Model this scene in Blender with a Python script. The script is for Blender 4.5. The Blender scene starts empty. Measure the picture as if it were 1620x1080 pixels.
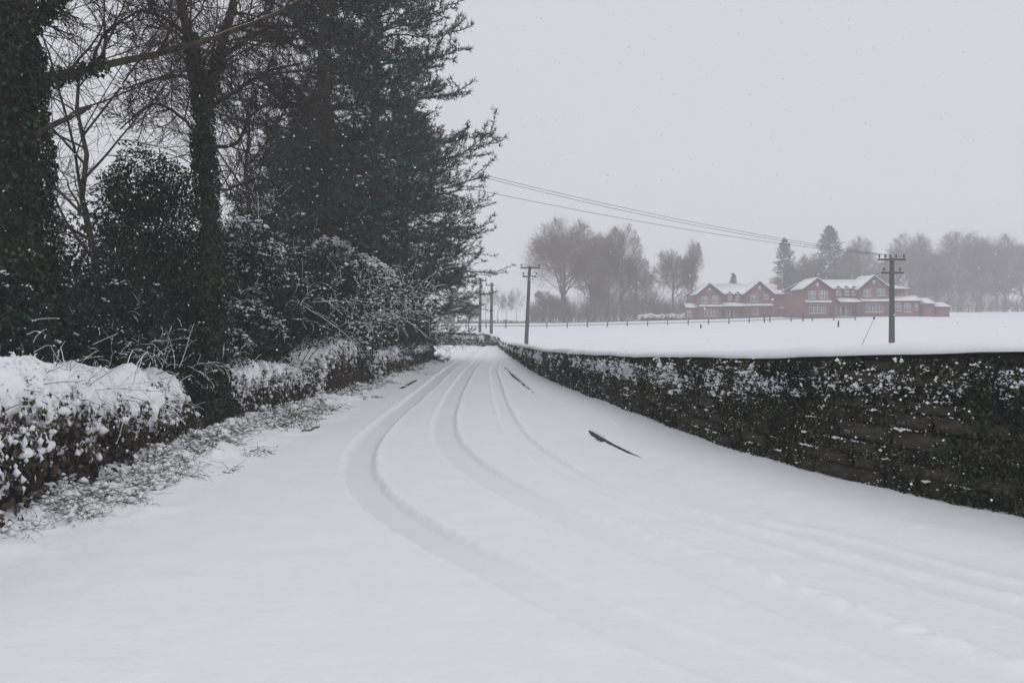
import bpy, math
import numpy as np

# ------------------------------------------------------------------ camera, sky, sun, exposure
SC = bpy.context.scene
COL = SC.collection
FPX = 1200.0                       # focal length in photograph pixels (1620 wide)
EYE = 1.65
PITCH = math.atan(23 / FPX)        # horizon a little above the picture's middle
cam_d = bpy.data.cameras.new('camera')
cam_d.sensor_width = 36.0
cam_d.lens = FPX / 1620 * 36.0
cam_d.clip_start = 0.05
cam_d.clip_end = 1500
cam_d.dof.use_dof = True
cam_d.dof.focus_distance = 14.0
cam_d.dof.aperture_fstop = 5.6
cam = bpy.data.objects.new('camera', cam_d)
COL.objects.link(cam)
cam.location = (0, 0, EYE)
cam.rotation_euler = (math.pi / 2 - PITCH, 0, 0)
SC.camera = cam

SUN_EL, SUN_AZ = math.radians(52), math.radians(150)   # veiled by cloud
w = bpy.data.worlds.new('World')
SC.world = w
w.use_nodes = True
nt = w.node_tree
nt.nodes.clear()
sky = nt.nodes.new('ShaderNodeTexSky')
sky.sky_type = 'NISHITA'
sky.sun_disc = False
sky.sun_elevation = SUN_EL
sky.sun_rotation = SUN_AZ
bg1 = nt.nodes.new('ShaderNodeBackground')
bg1.inputs['Strength'].default_value = 0.06
nt.links.new(sky.outputs[0], bg1.inputs['Color'])
bg2 = nt.nodes.new('ShaderNodeBackground')             # the closed cloud layer
bg2.inputs['Color'].default_value = (0.70, 0.705, 0.75, 1)
bg2.inputs['Strength'].default_value = 1.0
mx = nt.nodes.new('ShaderNodeMixShader')
mx.inputs[0].default_value = 0.96
nt.links.new(bg1.outputs[0], mx.inputs[1])
nt.links.new(bg2.outputs[0], mx.inputs[2])
wo = nt.nodes.new('ShaderNodeOutputWorld')
nt.links.new(mx.outputs[0], wo.inputs['Surface'])

sd = bpy.data.lights.new('sun', 'SUN')
sd.energy = 0.5
sd.angle = math.radians(70)
sd.color = (1.0, 0.97, 0.93)
so = bpy.data.objects.new('sun', sd)
COL.objects.link(so)
so.rotation_euler = (math.pi / 2 - SUN_EL, 0, math.pi - SUN_AZ)
so.location = (0, 0, 60)

SC.view_settings.view_transform = 'Standard'
SC.view_settings.look = 'None'
SC.view_settings.exposure = 0.0
SC.view_settings.gamma = 1.0
SC.view_settings.use_curve_mapping = False
SC.render.engine = 'CYCLES'
SC.cycles.use_denoising = True
SC.cycles.max_bounces = 6
SC.cycles.diffuse_bounces = 3
SC.cycles.glossy_bounces = 2
SC.cycles.transmission_bounces = 2
SC.cycles.transparent_max_bounces = 4
SC.cycles.volume_bounces = 1
SC.cycles.caustics_reflective = False
SC.cycles.caustics_refractive = False

# ------------------------------------------------------------------ helpers
CP, SP = math.cos(PITCH), math.sin(PITCH)

def P(px, py, Y):
    """the world point at distance Y ahead that the photograph shows at (px, py)"""
    cx, cz = (px - 810) / FPX, (540 - py) / FPX
    d = np.array([cx, CP + cz * SP, -SP + cz * CP])
    return np.array([0, 0, EYE]) + d * (Y / d[1])

def nrm(v):
    return v / np.maximum(np.linalg.norm(v, axis=-1, keepdims=True), 1e-9)

def _hash(ix, iy, iz, seed):
    h = (ix.astype(np.int64) * 374761393 + iy.astype(np.int64) * 668265263 + iz.astype(np.int64) * 2147483647 + seed * 144269) & 0xFFFFFFFF
    h = ((h ^ (h >> 13)) * 1274126177) & 0xFFFFFFFF
    h = ((h ^ (h >> 16)) * 2246822519) & 0xFFFFFFFF
    return ((h ^ (h >> 15)) & 0xFFFFFF) / float(0xFFFFFF)

def noise(p, seed=0):
    """value noise in -1..1 at points p (n, 2 or 3)"""
    p = np.asarray(p, float)
    if p.shape[1] == 2:
        p = np.column_stack([p, np.zeros(len(p))])
    i = np.floor(p).astype(np.int64)
    f = p - i
    f = f * f * (3 - 2 * f)
    out = 0
    for dx in (0, 1):
        for dy in (0, 1):
            for dz in (0, 1):
                wgt = (f[:, 0] if dx else 1 - f[:, 0]) * (f[:, 1] if dy else 1 - f[:, 1]) * (f[:, 2] if dz else 1 - f[:, 2])
                out = out + wgt * _hash(i[:, 0] + dx, i[:, 1] + dy, i[:, 2] + dz, seed)
    return out * 2 - 1

def fbm(p, seed=0, octaves=3):
    p = np.asarray(p, float)
    a, s, tot = 1.0, 0.0, 0.0
    for o in range(octaves):
        s = s + a * noise(p * 2 ** o + o * 17.3, seed + o)
        tot += a
        a *= 0.5
    return s / tot

def sstep(a, b, x):
    t = np.clip((x - a) / (b - a), 0, 1)
    return t * t * (3 - 2 * t)

class Geo:
    """collects vertices, triangles and quads for one mesh"""
    def __init__(s):
        s.V, s.T, s.Q, s.n = [], [], [], 0
    def add(s, V, T=None, Q=None):
        V = np.asarray(V, float).reshape(-1, 3)
        if T is not None and len(T): s.T.append(np.asarray(T, np.int64) + s.n)
        if Q is not None and len(Q): s.Q.append(np.asarray(Q, np.int64) + s.n)
        s.V.append(V)
        s.n += len(V)
        return s
    def box(s, x0, x1, y0, y1, z0, z1):
        V = [(x, y, z) for x in (x0, x1) for y in (y0, y1) for z in (z0, z1)]
        return s.add(V, Q=[(0, 1, 3, 2), (4, 6, 7, 5), (0, 4, 5, 1), (2, 3, 7, 6), (0, 2, 6, 4), (1, 5, 7, 3)])
    def slab(s, poly, th):
        """a polygon thickened upwards by th"""
        p = np.asarray(poly, float)
        n = len(p)
        V = np.vstack([p, p + np.array([0, 0, th])])
        T, Q = [], []
        if n == 4:
            Q += [(3, 2, 1, 0), (4, 5, 6, 7)]
        else:
            for k in range(1, n - 1):
                T += [(0, k + 1, k), (n, n + k, n + k + 1)]
        for k in range(n):
            Q.append((k, (k + 1) % n, n + (k + 1) % n, n + k))
        return s.add(V, T=T, Q=Q)
    def extrude_y(s, poly_xz, y0, y1):
        p = np.asarray(poly_xz, float)
        n = len(p)
        V = np.vstack([np.column_stack([p[:, 0], np.full(n, y0), p[:, 1]]), np.column_stack([p[:, 0], np.full(n, y1), p[:, 1]])])
        T, Q = [], []
        for k in range(1, n - 1):
            T += [(0, k, k + 1), (n, n + k + 1, n + k)]
        for k in range(n):
            Q.append((k, n + k, n + (k + 1) % n, (k + 1) % n))
        return s.add(V, T=T, Q=Q)
    def build(s, name, mat, parent=None, smooth=False, loc=(0, 0, 0)):
        V = np.vstack(s.V) - np.asarray(loc, float)
        me = bpy.data.meshes.new(name)
        nT = sum(len(t) for t in s.T)
        nQ = sum(len(q) for q in s.Q)
        me.vertices.add(len(V))
        me.vertices.foreach_set('co', V.astype(np.float32).ravel())
        parts = []
        if nT: parts.append(np.vstack(s.T).ravel())
        if nQ: parts.append(np.vstack(s.Q).ravel())
        loops = np.concatenate(parts).astype(np.int32)
        me.loops.add(len(loops))
        me.loops.foreach_set('vertex_index', loops)
        starts = np.concatenate([np.arange(nT) * 3, nT * 3 + np.arange(nQ) * 4]).astype(np.int32)
        me.polygons.add(nT + nQ)
        me.polygons.foreach_set('loop_start', starts)
        if smooth:
            me.polygons.foreach_set('use_smooth', np.ones(nT + nQ, bool))
        me.update(calc_edges=True)
        me.materials.append(mat)
        o = bpy.data.objects.new(name, me)
        COL.objects.link(o)
        if parent is not None:
            o.parent = parent
        else:
            o.location = loc
        return o

def tag(o, label=None, cat=None, group=None, kind=None):
    if label: o['label'] = label
    if cat: o['category'] = cat
    if group: o['group'] = group
    if kind: o['kind'] = kind
    return o

def thing(name, label, cat, loc=(0, 0, 0), rz=0.0, group=None):
    o = bpy.data.objects.new(name, None)
    COL.objects.link(o)
    o.empty_display_size = 0.2
    o.location = loc
    o.rotation_euler = (0, 0, rz)
    return tag(o, label, cat, group)

def copy_tree(root, loc, rz=0.0, sc=(1, 1, 1), label=None, group=None):
    def rec(o, par):
        c = o.copy()
        COL.objects.link(c)
        c.parent = par
        for ch in list(o.children):
            rec(ch, c)
        return c
    r = rec(root, None)
    r.location = loc
    r.rotation_euler = (0, 0, rz)
    r.scale = sc
    if label: r['label'] = label
    if group: r['group'] = group
    return r

def tubes(geo, paths, rads, sides=4, cap=False):
    """tapered tubes along many paths at once: paths (N,K,3), rads (N,K)"""
    paths = np.asarray(paths, float)
    rads = np.asarray(rads, float)
    N, K, _ = paths.shape
    tg = np.empty_like(paths)
    tg[:, 1:-1] = paths[:, 2:] - paths[:, :-2]
    tg[:, 0] = paths[:, 1] - paths[:, 0]
    tg[:, -1] = paths[:, -1] - paths[:, -2]
    tg = nrm(tg)
    mean = nrm(paths[:, -1] - paths[:, 0])
    ref = np.where(np.abs(mean[:, 2:3]) > 0.8, np.array([[1.0, 0.1, 0]]), np.array([[0, 0.1, 1.0]]))
    ref = np.repeat(ref[:, None, :], K, axis=1)
    a = nrm(np.cross(tg, ref))
    b = np.cross(tg, a)
    ang = np.arange(sides) * 2 * math.pi / sides
    ring = paths[:, :, None, :] + rads[:, :, None, None] * (np.cos(ang)[None, None, :, None] * a[:, :, None, :] + np.sin(ang)[None, None, :, None] * b[:, :, None, :])
    V = ring.reshape(-1, 3)
    base = (np.arange(N) * K * sides)[:, None, None] + (np.arange(K - 1) * sides)[None, :, None]
    j = np.arange(sides)[None, None, :]
    jn = (j + 1) % sides
    Q = np.stack([base + j, base + jn, base + sides + jn, base + sides + j], axis=-1).reshape(-1, 4)
    T = None
    if cap:
        T = []
        for e in (0, K - 1):
            b0 = np.arange(N) * K * sides + e * sides
            for k in range(1, sides - 1):
                T.append(np.stack([b0, b0 + k + (1 if e == 0 else 0), b0 + k + (0 if e == 0 else 1)], axis=-1))
        T = np.vstack(T)
    geo.add(V, T=T, Q=Q)

def perp(rng, d):
    r = rng.normal(size=d.shape)
    r -= (r * d).sum(-1, keepdims=True) * d
    return nrm(r)

def leaves(geo, rng, C, axis, normal, length, width, fold=0.15):
    """kite-shaped folded leaves"""
    n = len(C)
    axis = nrm(axis)
    b = nrm(np.cross(normal, axis))
    nn = np.cross(axis, b)
    L = np.broadcast_to(length, n)[:, None]
    W = np.broadcast_to(width, n)[:, None]
    v0 = C - axis * L * 0.5
    v2 = C + axis * L * 0.5
    v1 = C + b * W * 0.5 + nn * W * fold - axis * L * 0.08
    v3 = C - b * W * 0.5 + nn * W * fold - axis * L * 0.08
    V = np.stack([v0, v1, v2, v3], axis=1).reshape(-1, 3)
    Q = np.arange(n * 4).reshape(-1, 4)
    geo.add(V, Q=Q)

def tufts(geo, rng, O, D, k, length, width, spread):
    """k needle blades fanning out of each origin along D"""
    n = len(O)
    O2 = np.repeat(O, k, axis=0)
    D2 = nrm(np.repeat(D, k, axis=0) + rng.normal(0, spread, (n * k, 3)))
    L = np.repeat(np.broadcast_to(length, n), k) * rng.uniform(0.6, 1.15, n * k)
    s = perp(rng, D2) * (np.broadcast_to(width, n * k) * 0.5)[:, None]
    V = np.stack([O2 - s, O2 + s, O2 + D2 * L[:, None]], axis=1).reshape(-1, 3)
    geo.add(V, T=np.arange(n * k * 3).reshape(-1, 3))

def ico(sub):
    t = (1 + 5 ** 0.5) / 2
    V = [(-1, t, 0), (1, t, 0), (-1, -t, 0), (1, -t, 0), (0, -1, t), (0, 1, t), (0, -1, -t), (0, 1, -t), (t, 0, -1), (t, 0, 1), (-t, 0, -1), (-t, 0, 1)]
    F = [(0, 11, 5), (0, 5, 1), (0, 1, 7), (0, 7, 10), (0, 10, 11), (1, 5, 9), (5, 11, 4), (11, 10, 2), (10, 7, 6), (7, 1, 8), (3, 9, 4), (3, 4, 2), (3, 2, 6), (3, 6, 8), (3, 8, 9), (4, 9, 5), (2, 4, 11), (6, 2, 10), (8, 6, 7), (9, 8, 1)]
    V = [np.array(v, float) / math.sqrt(1 + t * t) for v in V]
    for _ in range(sub):
        mid, F2 = {}, []
        def m(a, b):
            k = (min(a, b), max(a, b))
            if k not in mid:
                v = V[a] + V[b]
                V.append(v / np.linalg.norm(v))
                mid[k] = len(V) - 1
            return mid[k]
        for a, b, c in F:
            x, y, z = m(a, b), m(b, c), m(c, a)
            F2 += [(a, x, z), (b, y, x), (c, z, y), (x, y, z)]
        F = F2
    return np.array(V), np.array(F)

ICO0, ICO1 = ico(0), ico(1)
OCT = (np.array([(1, 0, 0), (-1, 0, 0), (0, 1, 0), (0, -1, 0), (0, 0, 1), (0, 0, -1)], float), np.array([(0, 2, 4), (2, 1, 4), (1, 3, 4), (3, 0, 4), (2, 0, 5), (1, 2, 5), (3, 1, 5), (0, 3, 5)]))

def lumps(geo, rng, C, scale, tpl=ICO0, rough=0.22):
    """irregular blobs; scale (N,3)"""
    C = np.asarray(C, float)
    N = len(C)
    if not N: return
    tv, tf = tpl
    m = len(tv)
    a = rng.uniform(0, 2 * math.pi, N)
    ca, sa = np.cos(a), np.sin(a)
    V = np.repeat(tv[None], N, 0) * (1 + rng.normal(0, rough, (N, m, 1))) * scale[:, None, :]
    X = V[:, :, 0] * ca[:, None] - V[:, :, 1] * sa[:, None]
    Y = V[:, :, 0] * sa[:, None] + V[:, :, 1] * ca[:, None]
    V = np.stack([X, Y, V[:, :, 2]], -1) + C[:, None, :]
    T = (tf[None] + (np.arange(N) * m)[:, None, None]).reshape(-1, 3)
    geo.add(V.reshape(-1, 3), T=T)

def grow(rng, P0, D0, L, K, up=0.0, wig=0.1):
    N = len(P0)
    pts = np.empty((N, K, 3))
    pts[:, 0] = P0
    d = nrm(D0.copy())
    st = (L / (K - 1))[:, None]
    upv = np.zeros((N, 3))
    upv[:, 2] = up
    for k in range(1, K):
        d = nrm(d + upv / (K - 1) + rng.normal(0, wig, (N, 3)))
        pts[:, k] = pts[:, k - 1] + d * st
    return pts

def taper(r0, r1, K, pw=0.9):
    t = np.linspace(0, 1, K)[None, :] ** pw
    return r0[:, None] * (1 - t) + r1[:, None] * t

def sprout(rng, paths, rads, n_per, t0, t1, ang, ang_sd):
    """where and which way n_per children leave each path"""
    N, K, _ = paths.shape
    idx = np.repeat(np.arange(N), n_per)
    t = (np.tile((np.arange(n_per) + 0.5) / n_per, N) + rng.uniform(-0.5, 0.5, N * n_per) / n_per) * (t1 - t0) + t0
    f = np.clip(t, 0, 0.999) * (K - 1)
    k = f.astype(int)
    fr = (f - k)[:, None]
    a, b = paths[idx, k], paths[idx, k + 1]
    T = nrm(b - a)
    A = np.radians(rng.normal(ang, ang_sd, len(idx)))[:, None]
    D = np.cos(A) * T + np.sin(A) * perp(rng, T)
    r = rads[idx, k] * (1 - fr[:, 0]) + rads[idx, k + 1] * fr[:, 0]
    return a + (b - a) * fr, nrm(D), r, t, idx

# ------------------------------------------------------------------ materials
def mat(name, c1, c2=None, scale=6.0, rough=0.8, bump=0.0, bscale=40.0, island=0.0, detail=6.0, spec=0.3, c3=None):
    m = bpy.data.materials.new(name)
    m.use_nodes = True
    t = m.node_tree
    bs = t.nodes['Principled BSDF']
    bs.inputs['Roughness'].default_value = rough
    bs.inputs['Specular IOR Level'].default_value = spec
    tc = t.nodes.new('ShaderNodeTexCoord')
    col = None
    if c2 is not None:
        nz = t.nodes.new('ShaderNodeTexNoise')
        nz.inputs['Scale'].default_value = scale
        nz.inputs['Detail'].default_value = detail
        nz.inputs['Roughness'].default_value = 0.62
        t.links.new(tc.outputs['Object'], nz.inputs['Vector'])
        rp = t.nodes.new('ShaderNodeValToRGB')
        rp.color_ramp.elements[0].position = 0.32
        rp.color_ramp.elements[1].position = 0.68
        rp.color_ramp.elements[0].color = (*c1, 1)
        rp.color_ramp.elements[1].color = (*c2, 1)
        if c3 is not None:
            e = rp.color_ramp.elements.new(0.5)
            e.color = (*c3, 1)
        t.links.new(nz.outputs['Fac'], rp.inputs['Fac'])
        col = rp.outputs['Color']
    if island > 0:
        g = t.nodes.new('ShaderNodeNewGeometry')
        mr = t.nodes.new('ShaderNodeMapRange')
        mr.inputs['To Min'].default_value = 1 - island
        mr.inputs['To Max'].default_value = 1 + island
        pw = t.nodes.new('ShaderNodeMath')          # most leaves dull, a few pale
        pw.operation = 'POWER'
        pw.inputs[1].default_value = 1.0 if island < 0.55 else 3.2
        if island >= 0.55:
            mr.inputs['To Min'].default_value = 0.4
            mr.inputs['To Max'].default_value = 1.2 + island * 1.9
        t.links.new(g.outputs['Random Per Island'], pw.inputs[0])
        t.links.new(pw.outputs[0], mr.inputs['Value'])
        mxn = t.nodes.new('ShaderNodeMix')
        mxn.data_type = 'RGBA'
        mxn.blend_type = 'MULTIPLY'
        mxn.inputs['Factor'].default_value = 1.0
        if col is not None:
            t.links.new(col, mxn.inputs['A'])
        else:
            mxn.inputs['A'].default_value = (*c1, 1)
        t.links.new(mr.outputs['Result'], mxn.inputs['B'])
        col = mxn.outputs['Result']
    if col is not None:
        t.links.new(col, bs.inputs['Base Color'])
    else:
        bs.inputs['Base Color'].default_value = (*c1, 1)
    if bump > 0:
        n2 = t.nodes.new('ShaderNodeTexNoise')
        n2.inputs['Scale'].default_value = bscale
        n2.inputs['Detail'].default_value = 5.0
        t.links.new(tc.outputs['Object'], n2.inputs['Vector'])
        bp = t.nodes.new('ShaderNodeBump')
        bp.inputs['Strength'].default_value = bump
        bp.inputs['Distance'].default_value = 0.02
        t.links.new(n2.outputs['Fac'], bp.inputs['Height'])
        t.links.new(bp.outputs['Normal'], bs.inputs['Normal'])
    return m

M = {}
M['snow'] = mat('snow', (0.86, 0.875, 0.9), (0.9, 0.91, 0.93), 3.0, 0.75, 0.25, 26.0, spec=0.25)
M['road_snow'] = mat('road_snow', (0.86, 0.875, 0.9), (0.9, 0.91, 0.93), 3.0, 0.75, 0.3, 22.0, spec=0.2)
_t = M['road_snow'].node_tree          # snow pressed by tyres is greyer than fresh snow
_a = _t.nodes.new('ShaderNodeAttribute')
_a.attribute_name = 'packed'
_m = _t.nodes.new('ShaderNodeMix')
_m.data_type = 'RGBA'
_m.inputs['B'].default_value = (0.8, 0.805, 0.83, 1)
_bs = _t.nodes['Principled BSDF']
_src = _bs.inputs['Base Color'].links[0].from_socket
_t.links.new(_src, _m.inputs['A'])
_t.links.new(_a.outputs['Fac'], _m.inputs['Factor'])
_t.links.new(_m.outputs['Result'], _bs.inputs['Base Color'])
M['field'] = mat('field_snow', (0.84, 0.85, 0.88), (0.88, 0.89, 0.915), 0.4, 0.8, 0.12, 3.0, spec=0.2)
M['clump'] = mat('clinging_snow', (0.82, 0.83, 0.86), (0.88, 0.89, 0.91), 30.0, 0.8, 0.3, 90.0, spec=0.2)
M['soil'] = mat('soil', (0.05, 0.042, 0.035), (0.09, 0.08, 0.07), 4.0, 0.95, 0.4, 20)
M['bark'] = mat('bark', (0.028, 0.025, 0.021), (0.085, 0.076, 0.06), 9.0, 0.95, 0.9, 45, spec=0.05)
M['twig'] = mat('twig', (0.034, 0.030, 0.028), (0.06, 0.053, 0.048), 5.0, 0.9, spec=0.05)
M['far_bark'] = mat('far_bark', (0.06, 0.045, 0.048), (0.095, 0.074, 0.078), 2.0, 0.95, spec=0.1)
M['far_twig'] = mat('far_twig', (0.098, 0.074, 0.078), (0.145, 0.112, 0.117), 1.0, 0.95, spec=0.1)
M['ivy'] = mat('ivy_leaf', (0.008, 0.020, 0.014), (0.034, 0.054, 0.031), 2.5, 0.6, island=0.9, spec=0.08)
M['ivy_wall'] = mat('wall_ivy_leaf', (0.010, 0.019, 0.017), (0.058, 0.056, 0.029), 1.5, 0.7, island=0.9, spec=0.06)
M['laurel'] = mat('shrub_leaf', (0.008, 0.019, 0.016), (0.033, 0.049, 0.036), 2.0, 0.6, island=0.9, spec=0.08)
M['needle'] = mat('needle', (0.02, 0.047, 0.047), (0.078, 0.122, 0.113), 1.0, 0.8, island=0.6, spec=0.08)
M['bramble'] = mat('bramble_leaf', (0.03, 0.034, 0.022), (0.085, 0.06, 0.045), 3.0, 0.7, island=0.6, spec=0.2)
M['grass'] = mat('grass_blade', (0.07, 0.07, 0.045), (0.13, 0.115, 0.08), 3.0, 0.8, island=0.5, spec=0.2)
M['stone'] = mat('wall_stone', (0.022, 0.023, 0.02), (0.085, 0.078, 0.06), 5.0, 0.95, 0.8, 30, island=0.25, spec=0.05)
M['mortar'] = mat('wall_core', (0.010, 0.011, 0.0105), (0.022, 0.021, 0.018), 4.0, 0.97, 0.8, 25, spec=0.03)
M['kerb'] = mat('kerb_concrete', (0.05, 0.05, 0.052), (0.09, 0.088, 0.085), 8.0, 0.9, 0.4, 60)
M['pole'] = mat('pole_wood', (0.055, 0.058, 0.056), (0.1, 0.1, 0.095), 7.0, 0.9, 0.5, 40)
M['insulator'] = mat('insulator', (0.02, 0.02, 0.022), (0.035, 0.033, 0.035), 8.0, 0.3)
M['wire'] = mat('wire', (0.06, 0.06, 0.065), (0.08, 0.08, 0.085), 3.0, 0.6)
M['brick'] = mat('brick', (0.2, 0.1, 0.105), (0.26, 0.135, 0.14), 1.8, 0.9, 0.3, 20)
M['slate'] = mat('slate', (0.06, 0.05, 0.052), (0.1, 0.085, 0.085), 3.0, 0.8)
M['frame'] = mat('white_paint', (0.6, 0.59, 0.59), (0.68, 0.67, 0.67), 4.0, 0.5)
M['glass'] = mat('window_glass', (0.16, 0.17, 0.19), (0.26, 0.27, 0.29), 1.5, 0.12, spec=0.6)
M['door'] = mat('door_paint', (0.06, 0.07, 0.08), (0.09, 0.1, 0.11), 3.0, 0.5)
M['fence'] = mat('fence_wood', (0.09, 0.08, 0.075), (0.15, 0.135, 0.125), 6.0, 0.9)
M['sign'] = mat('dark_board', (0.03, 0.03, 0.034), (0.055, 0.052, 0.055), 6.0, 0.7)
M['orange'] = mat('orange_twig', (0.2, 0.13, 0.1), (0.28, 0.2, 0.16), 6.0, 0.9)

fm = bpy.data.materials.new('snowflake')
fm.use_nodes = True
t = fm.node_tree
t.nodes.clear()
d1 = t.nodes.new('ShaderNodeBsdfDiffuse')
d2 = t.nodes.new('ShaderNodeBsdfTranslucent')
for d in (d1, d2):
    d.inputs['Color'].default_value = (0.95, 0.955, 0.97, 1)
ms = t.nodes.new('ShaderNodeMixShader')
t.links.new(d1.outputs[0], ms.inputs[1])
t.links.new(d2.outputs[0], ms.inputs[2])
mo = t.nodes.new('ShaderNodeOutputMaterial')
t.links.new(ms.outputs[0], mo.inputs['Surface'])
M['flake'] = fm

# ------------------------------------------------------------------ the lie of the land
WALL_PTS = np.array([(26.0, -14), (17.5, -7), (10.2, -0.5), (7.4, 2.5), (5.5, 4.6), (4.27, 6.33), (3.1, 8.9), (2.27, 14.0), (1.55, 19.0), (0.95, 25.0), (0.2, 37.0), (-0.35, 47.0), (-0.8, 56.0), (-1.07, 64.0)])

def crom(pts, n):
    """smooth curve through points"""
    pts = np.asarray(pts, float)
    p = np.vstack([2 * pts[0] - pts[1], pts, 2 * pts[-1] - pts[-2]])
    out = []
    for i in range(1, len(p) - 2):
        t = np.linspace(0, 1, n, endpoint=False)[:, None]
        a, b, c, d = p[i - 1], p[i], p[i + 1], p[i + 2]
        out.append(0.5 * (2 * b + (c - a) * t + (2 * a - 5 * b + 4 * c - d) * t ** 2 + (3 * b - 3 * c + d - a) * t ** 3))
    out.append(pts[-1:])
    return np.vstack(out)

WALL = crom(WALL_PTS, 24)
def wall_x(Y):
    return np.interp(Y, WALL[:, 1], WALL[:, 0])

FY = np.array([-60, 0, 30, 48, 62, 85, 112, 140, 165, 200, 300, 420.0])
FL = np.array([0.5, 0.4, 0.25, 0.2, 0.16, 0.75, 1.5, 2.25, 2.75, 3.2, 4.5, 5.5])
FR = np.array([0.5, 0.5, 0.42, 0.42, 0.6, 1.3, 2.7, 4.0, 4.7, 5.7, 7.4, 8.6])
def field_z(X, Y):
    u = X / np.maximum(Y, 25)
    k = sstep(0.02, 0.5, u)
    z = np.interp(Y, FY, FL) * (1 - k) + np.interp(Y, FY, FR) * k
    p = np.column_stack([np.ravel(X), np.ravel(Y)])
    return z + (fbm(p * 0.06, 5, 3) * 0.16 + fbm(p * 0.5, 6, 2) * 0.015).reshape(np.shape(X))

def gz(x, y):
    return float(field_z(np.array([x]), np.array([y]))[0])

def grid_q(nr, nc):
    i, j = np.meshgrid(np.arange(nr - 1), np.arange(nc - 1), indexing='ij')
    a = (i * nc + j).ravel()
    return np.column_stack([a, a + 1, a + nc + 1, a + nc])

# soil under everything
g = Geo()
g.add([(-300, -50, -1.0), (300, -50, -1.0), (300, 395, -1.0), (-300, 395, -1.0)], Q=[(0, 1, 2, 3)])
tag(g.build('ground', M['soil']), kind='structure')

# snow fields (right of the wall, beyond the bend) and the wood floor on the left
g = Geo()
rows = np.concatenate([np.linspace(-45, 0, 10), np.linspace(3, 64, 75)])
tt = np.linspace(0, 1, 90)
YY = np.repeat(rows[:, None], 90, 1)
XX = wall_x(YY) + 0.22 + (300 - wall_x(YY) - 0.22) * (tt ** 2.2)[None, :]
g.add(np.column_stack([XX.ravel(), YY.ravel(), field_z(XX, YY).ravel()]), Q=grid_q(len(rows), 90))
FARW = crom([(-1.07, 64.0), (-2.4, 66.6), (-5.0, 69.2), (-8.5, 70.8), (-16, 72.3), (-40, 74), (-300, 78)], 10)
def farwall_y(X):
    return np.where(X > -1.07, 64.0, np.interp(-X, -FARW[:, 0], FARW[:, 1]))
xs = np.concatenate([np.linspace(-300, -45, 22), np.linspace(-40, -1.3, 50), [-1.07], np.linspace(0, 130, 90), np.linspace(140, 300, 12)])
ts = np.linspace(0, 1, 110) ** 1.5
y0 = farwall_y(xs) + np.where(xs > -1.07, 0, 0.22)
YY = y0[None, :] + (395 - y0)[None, :] * ts[:, None]
XX = np.repeat(xs[None, :], 110, 0)
g.add(np.column_stack([XX.ravel(), YY.ravel(), field_z(XX, YY).ravel()]), Q=grid_q(110, len(xs)))
tag(g.build('snow_field', M['field'], smooth=True), kind='structure')

g = Geo()
xs = -5.6 - np.linspace(0, 1, 60) ** 2 * 290
ys = np.concatenate([np.linspace(-45, 4, 12), np.linspace(5, 44, 60)])
XX, YY = np.meshgrid(xs, ys)
p = np.column_stack([XX.ravel(), YY.ravel()])
zz = 0.22 + 0.1 * fbm(p * 0.7, 9, 3) + 0.5 * sstep(-6, -14, XX.ravel())
g.add(np.column_stack([p, zz]), Q=grid_q(len(ys), 60)[:, ::-1])
tag(g.build('woodland_floor', M['snow'], smooth=True), kind='structure')

# ------------------------------------------------------------------ the road under snow, with tyre tracks, verge and footpath
def g2(px, py):
    D = 1.65 * FPX / (py - 517)
    return ((px - 810) / FPX * D, D)

TA = np.array([g2(*q) for q in [(706, 585), (684, 605), (655, 628), (612, 664), (578, 700), (567, 735), (578, 765), (612, 800), (680, 845), (800, 905), (940, 968), (1130, 1040), (1380, 1120)]])
TB = np.array([g2(*q) for q in [(742, 584), (728, 605), (713, 632), (702, 668), (712, 704), (768, 748), (850, 792), (950, 836), (1080, 884), (1250, 950), (1500, 1045), (1900, 1170)]])
TC = np.array([g2(*q) for q in [(780, 585), (786, 610), (796, 645), (822, 690), (890, 738), (980, 778), (1100, 815), (1250, 856), (1450, 910), (1620, 955), (1900, 1020)]])
TD = np.array([g2(*q) for q in [(1180, 822), (1300, 842), (1450, 880), (1620, 925), (1900, 985)]])
KERB = np.array([(9.2, -1), (6.6, 2.2), (4.6, 4.2), (3.05, 6.0), (2.15, 7.8), (1.63, 9.5), (1.21, 12.1), (0.61, 18.3), (-0.25, 30), (-1.25, 46), (-1.9, 58), (-2.3, 64)])
KERB = crom(KERB, 12)
def kerb_x(Y):
    return np.interp(Y, KERB[:, 1], KERB[:, 0])
def verge_x(Y):
    return np.interp(Y, [-20, 4, 5.1, 6.3, 9, 16, 22, 30, 38, 43, 50, 60, 70], [-3.8, -3.7, -3.5, -3.1, -3.18, -3.12, -3.2, -3.45, -3.8, -5.5, -14, -30, -40])
GAPS = [(9.3, 11.2, 0.25), (10.9, 12.4, 1.0), (18.2, 31.0, 0.75)]

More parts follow.
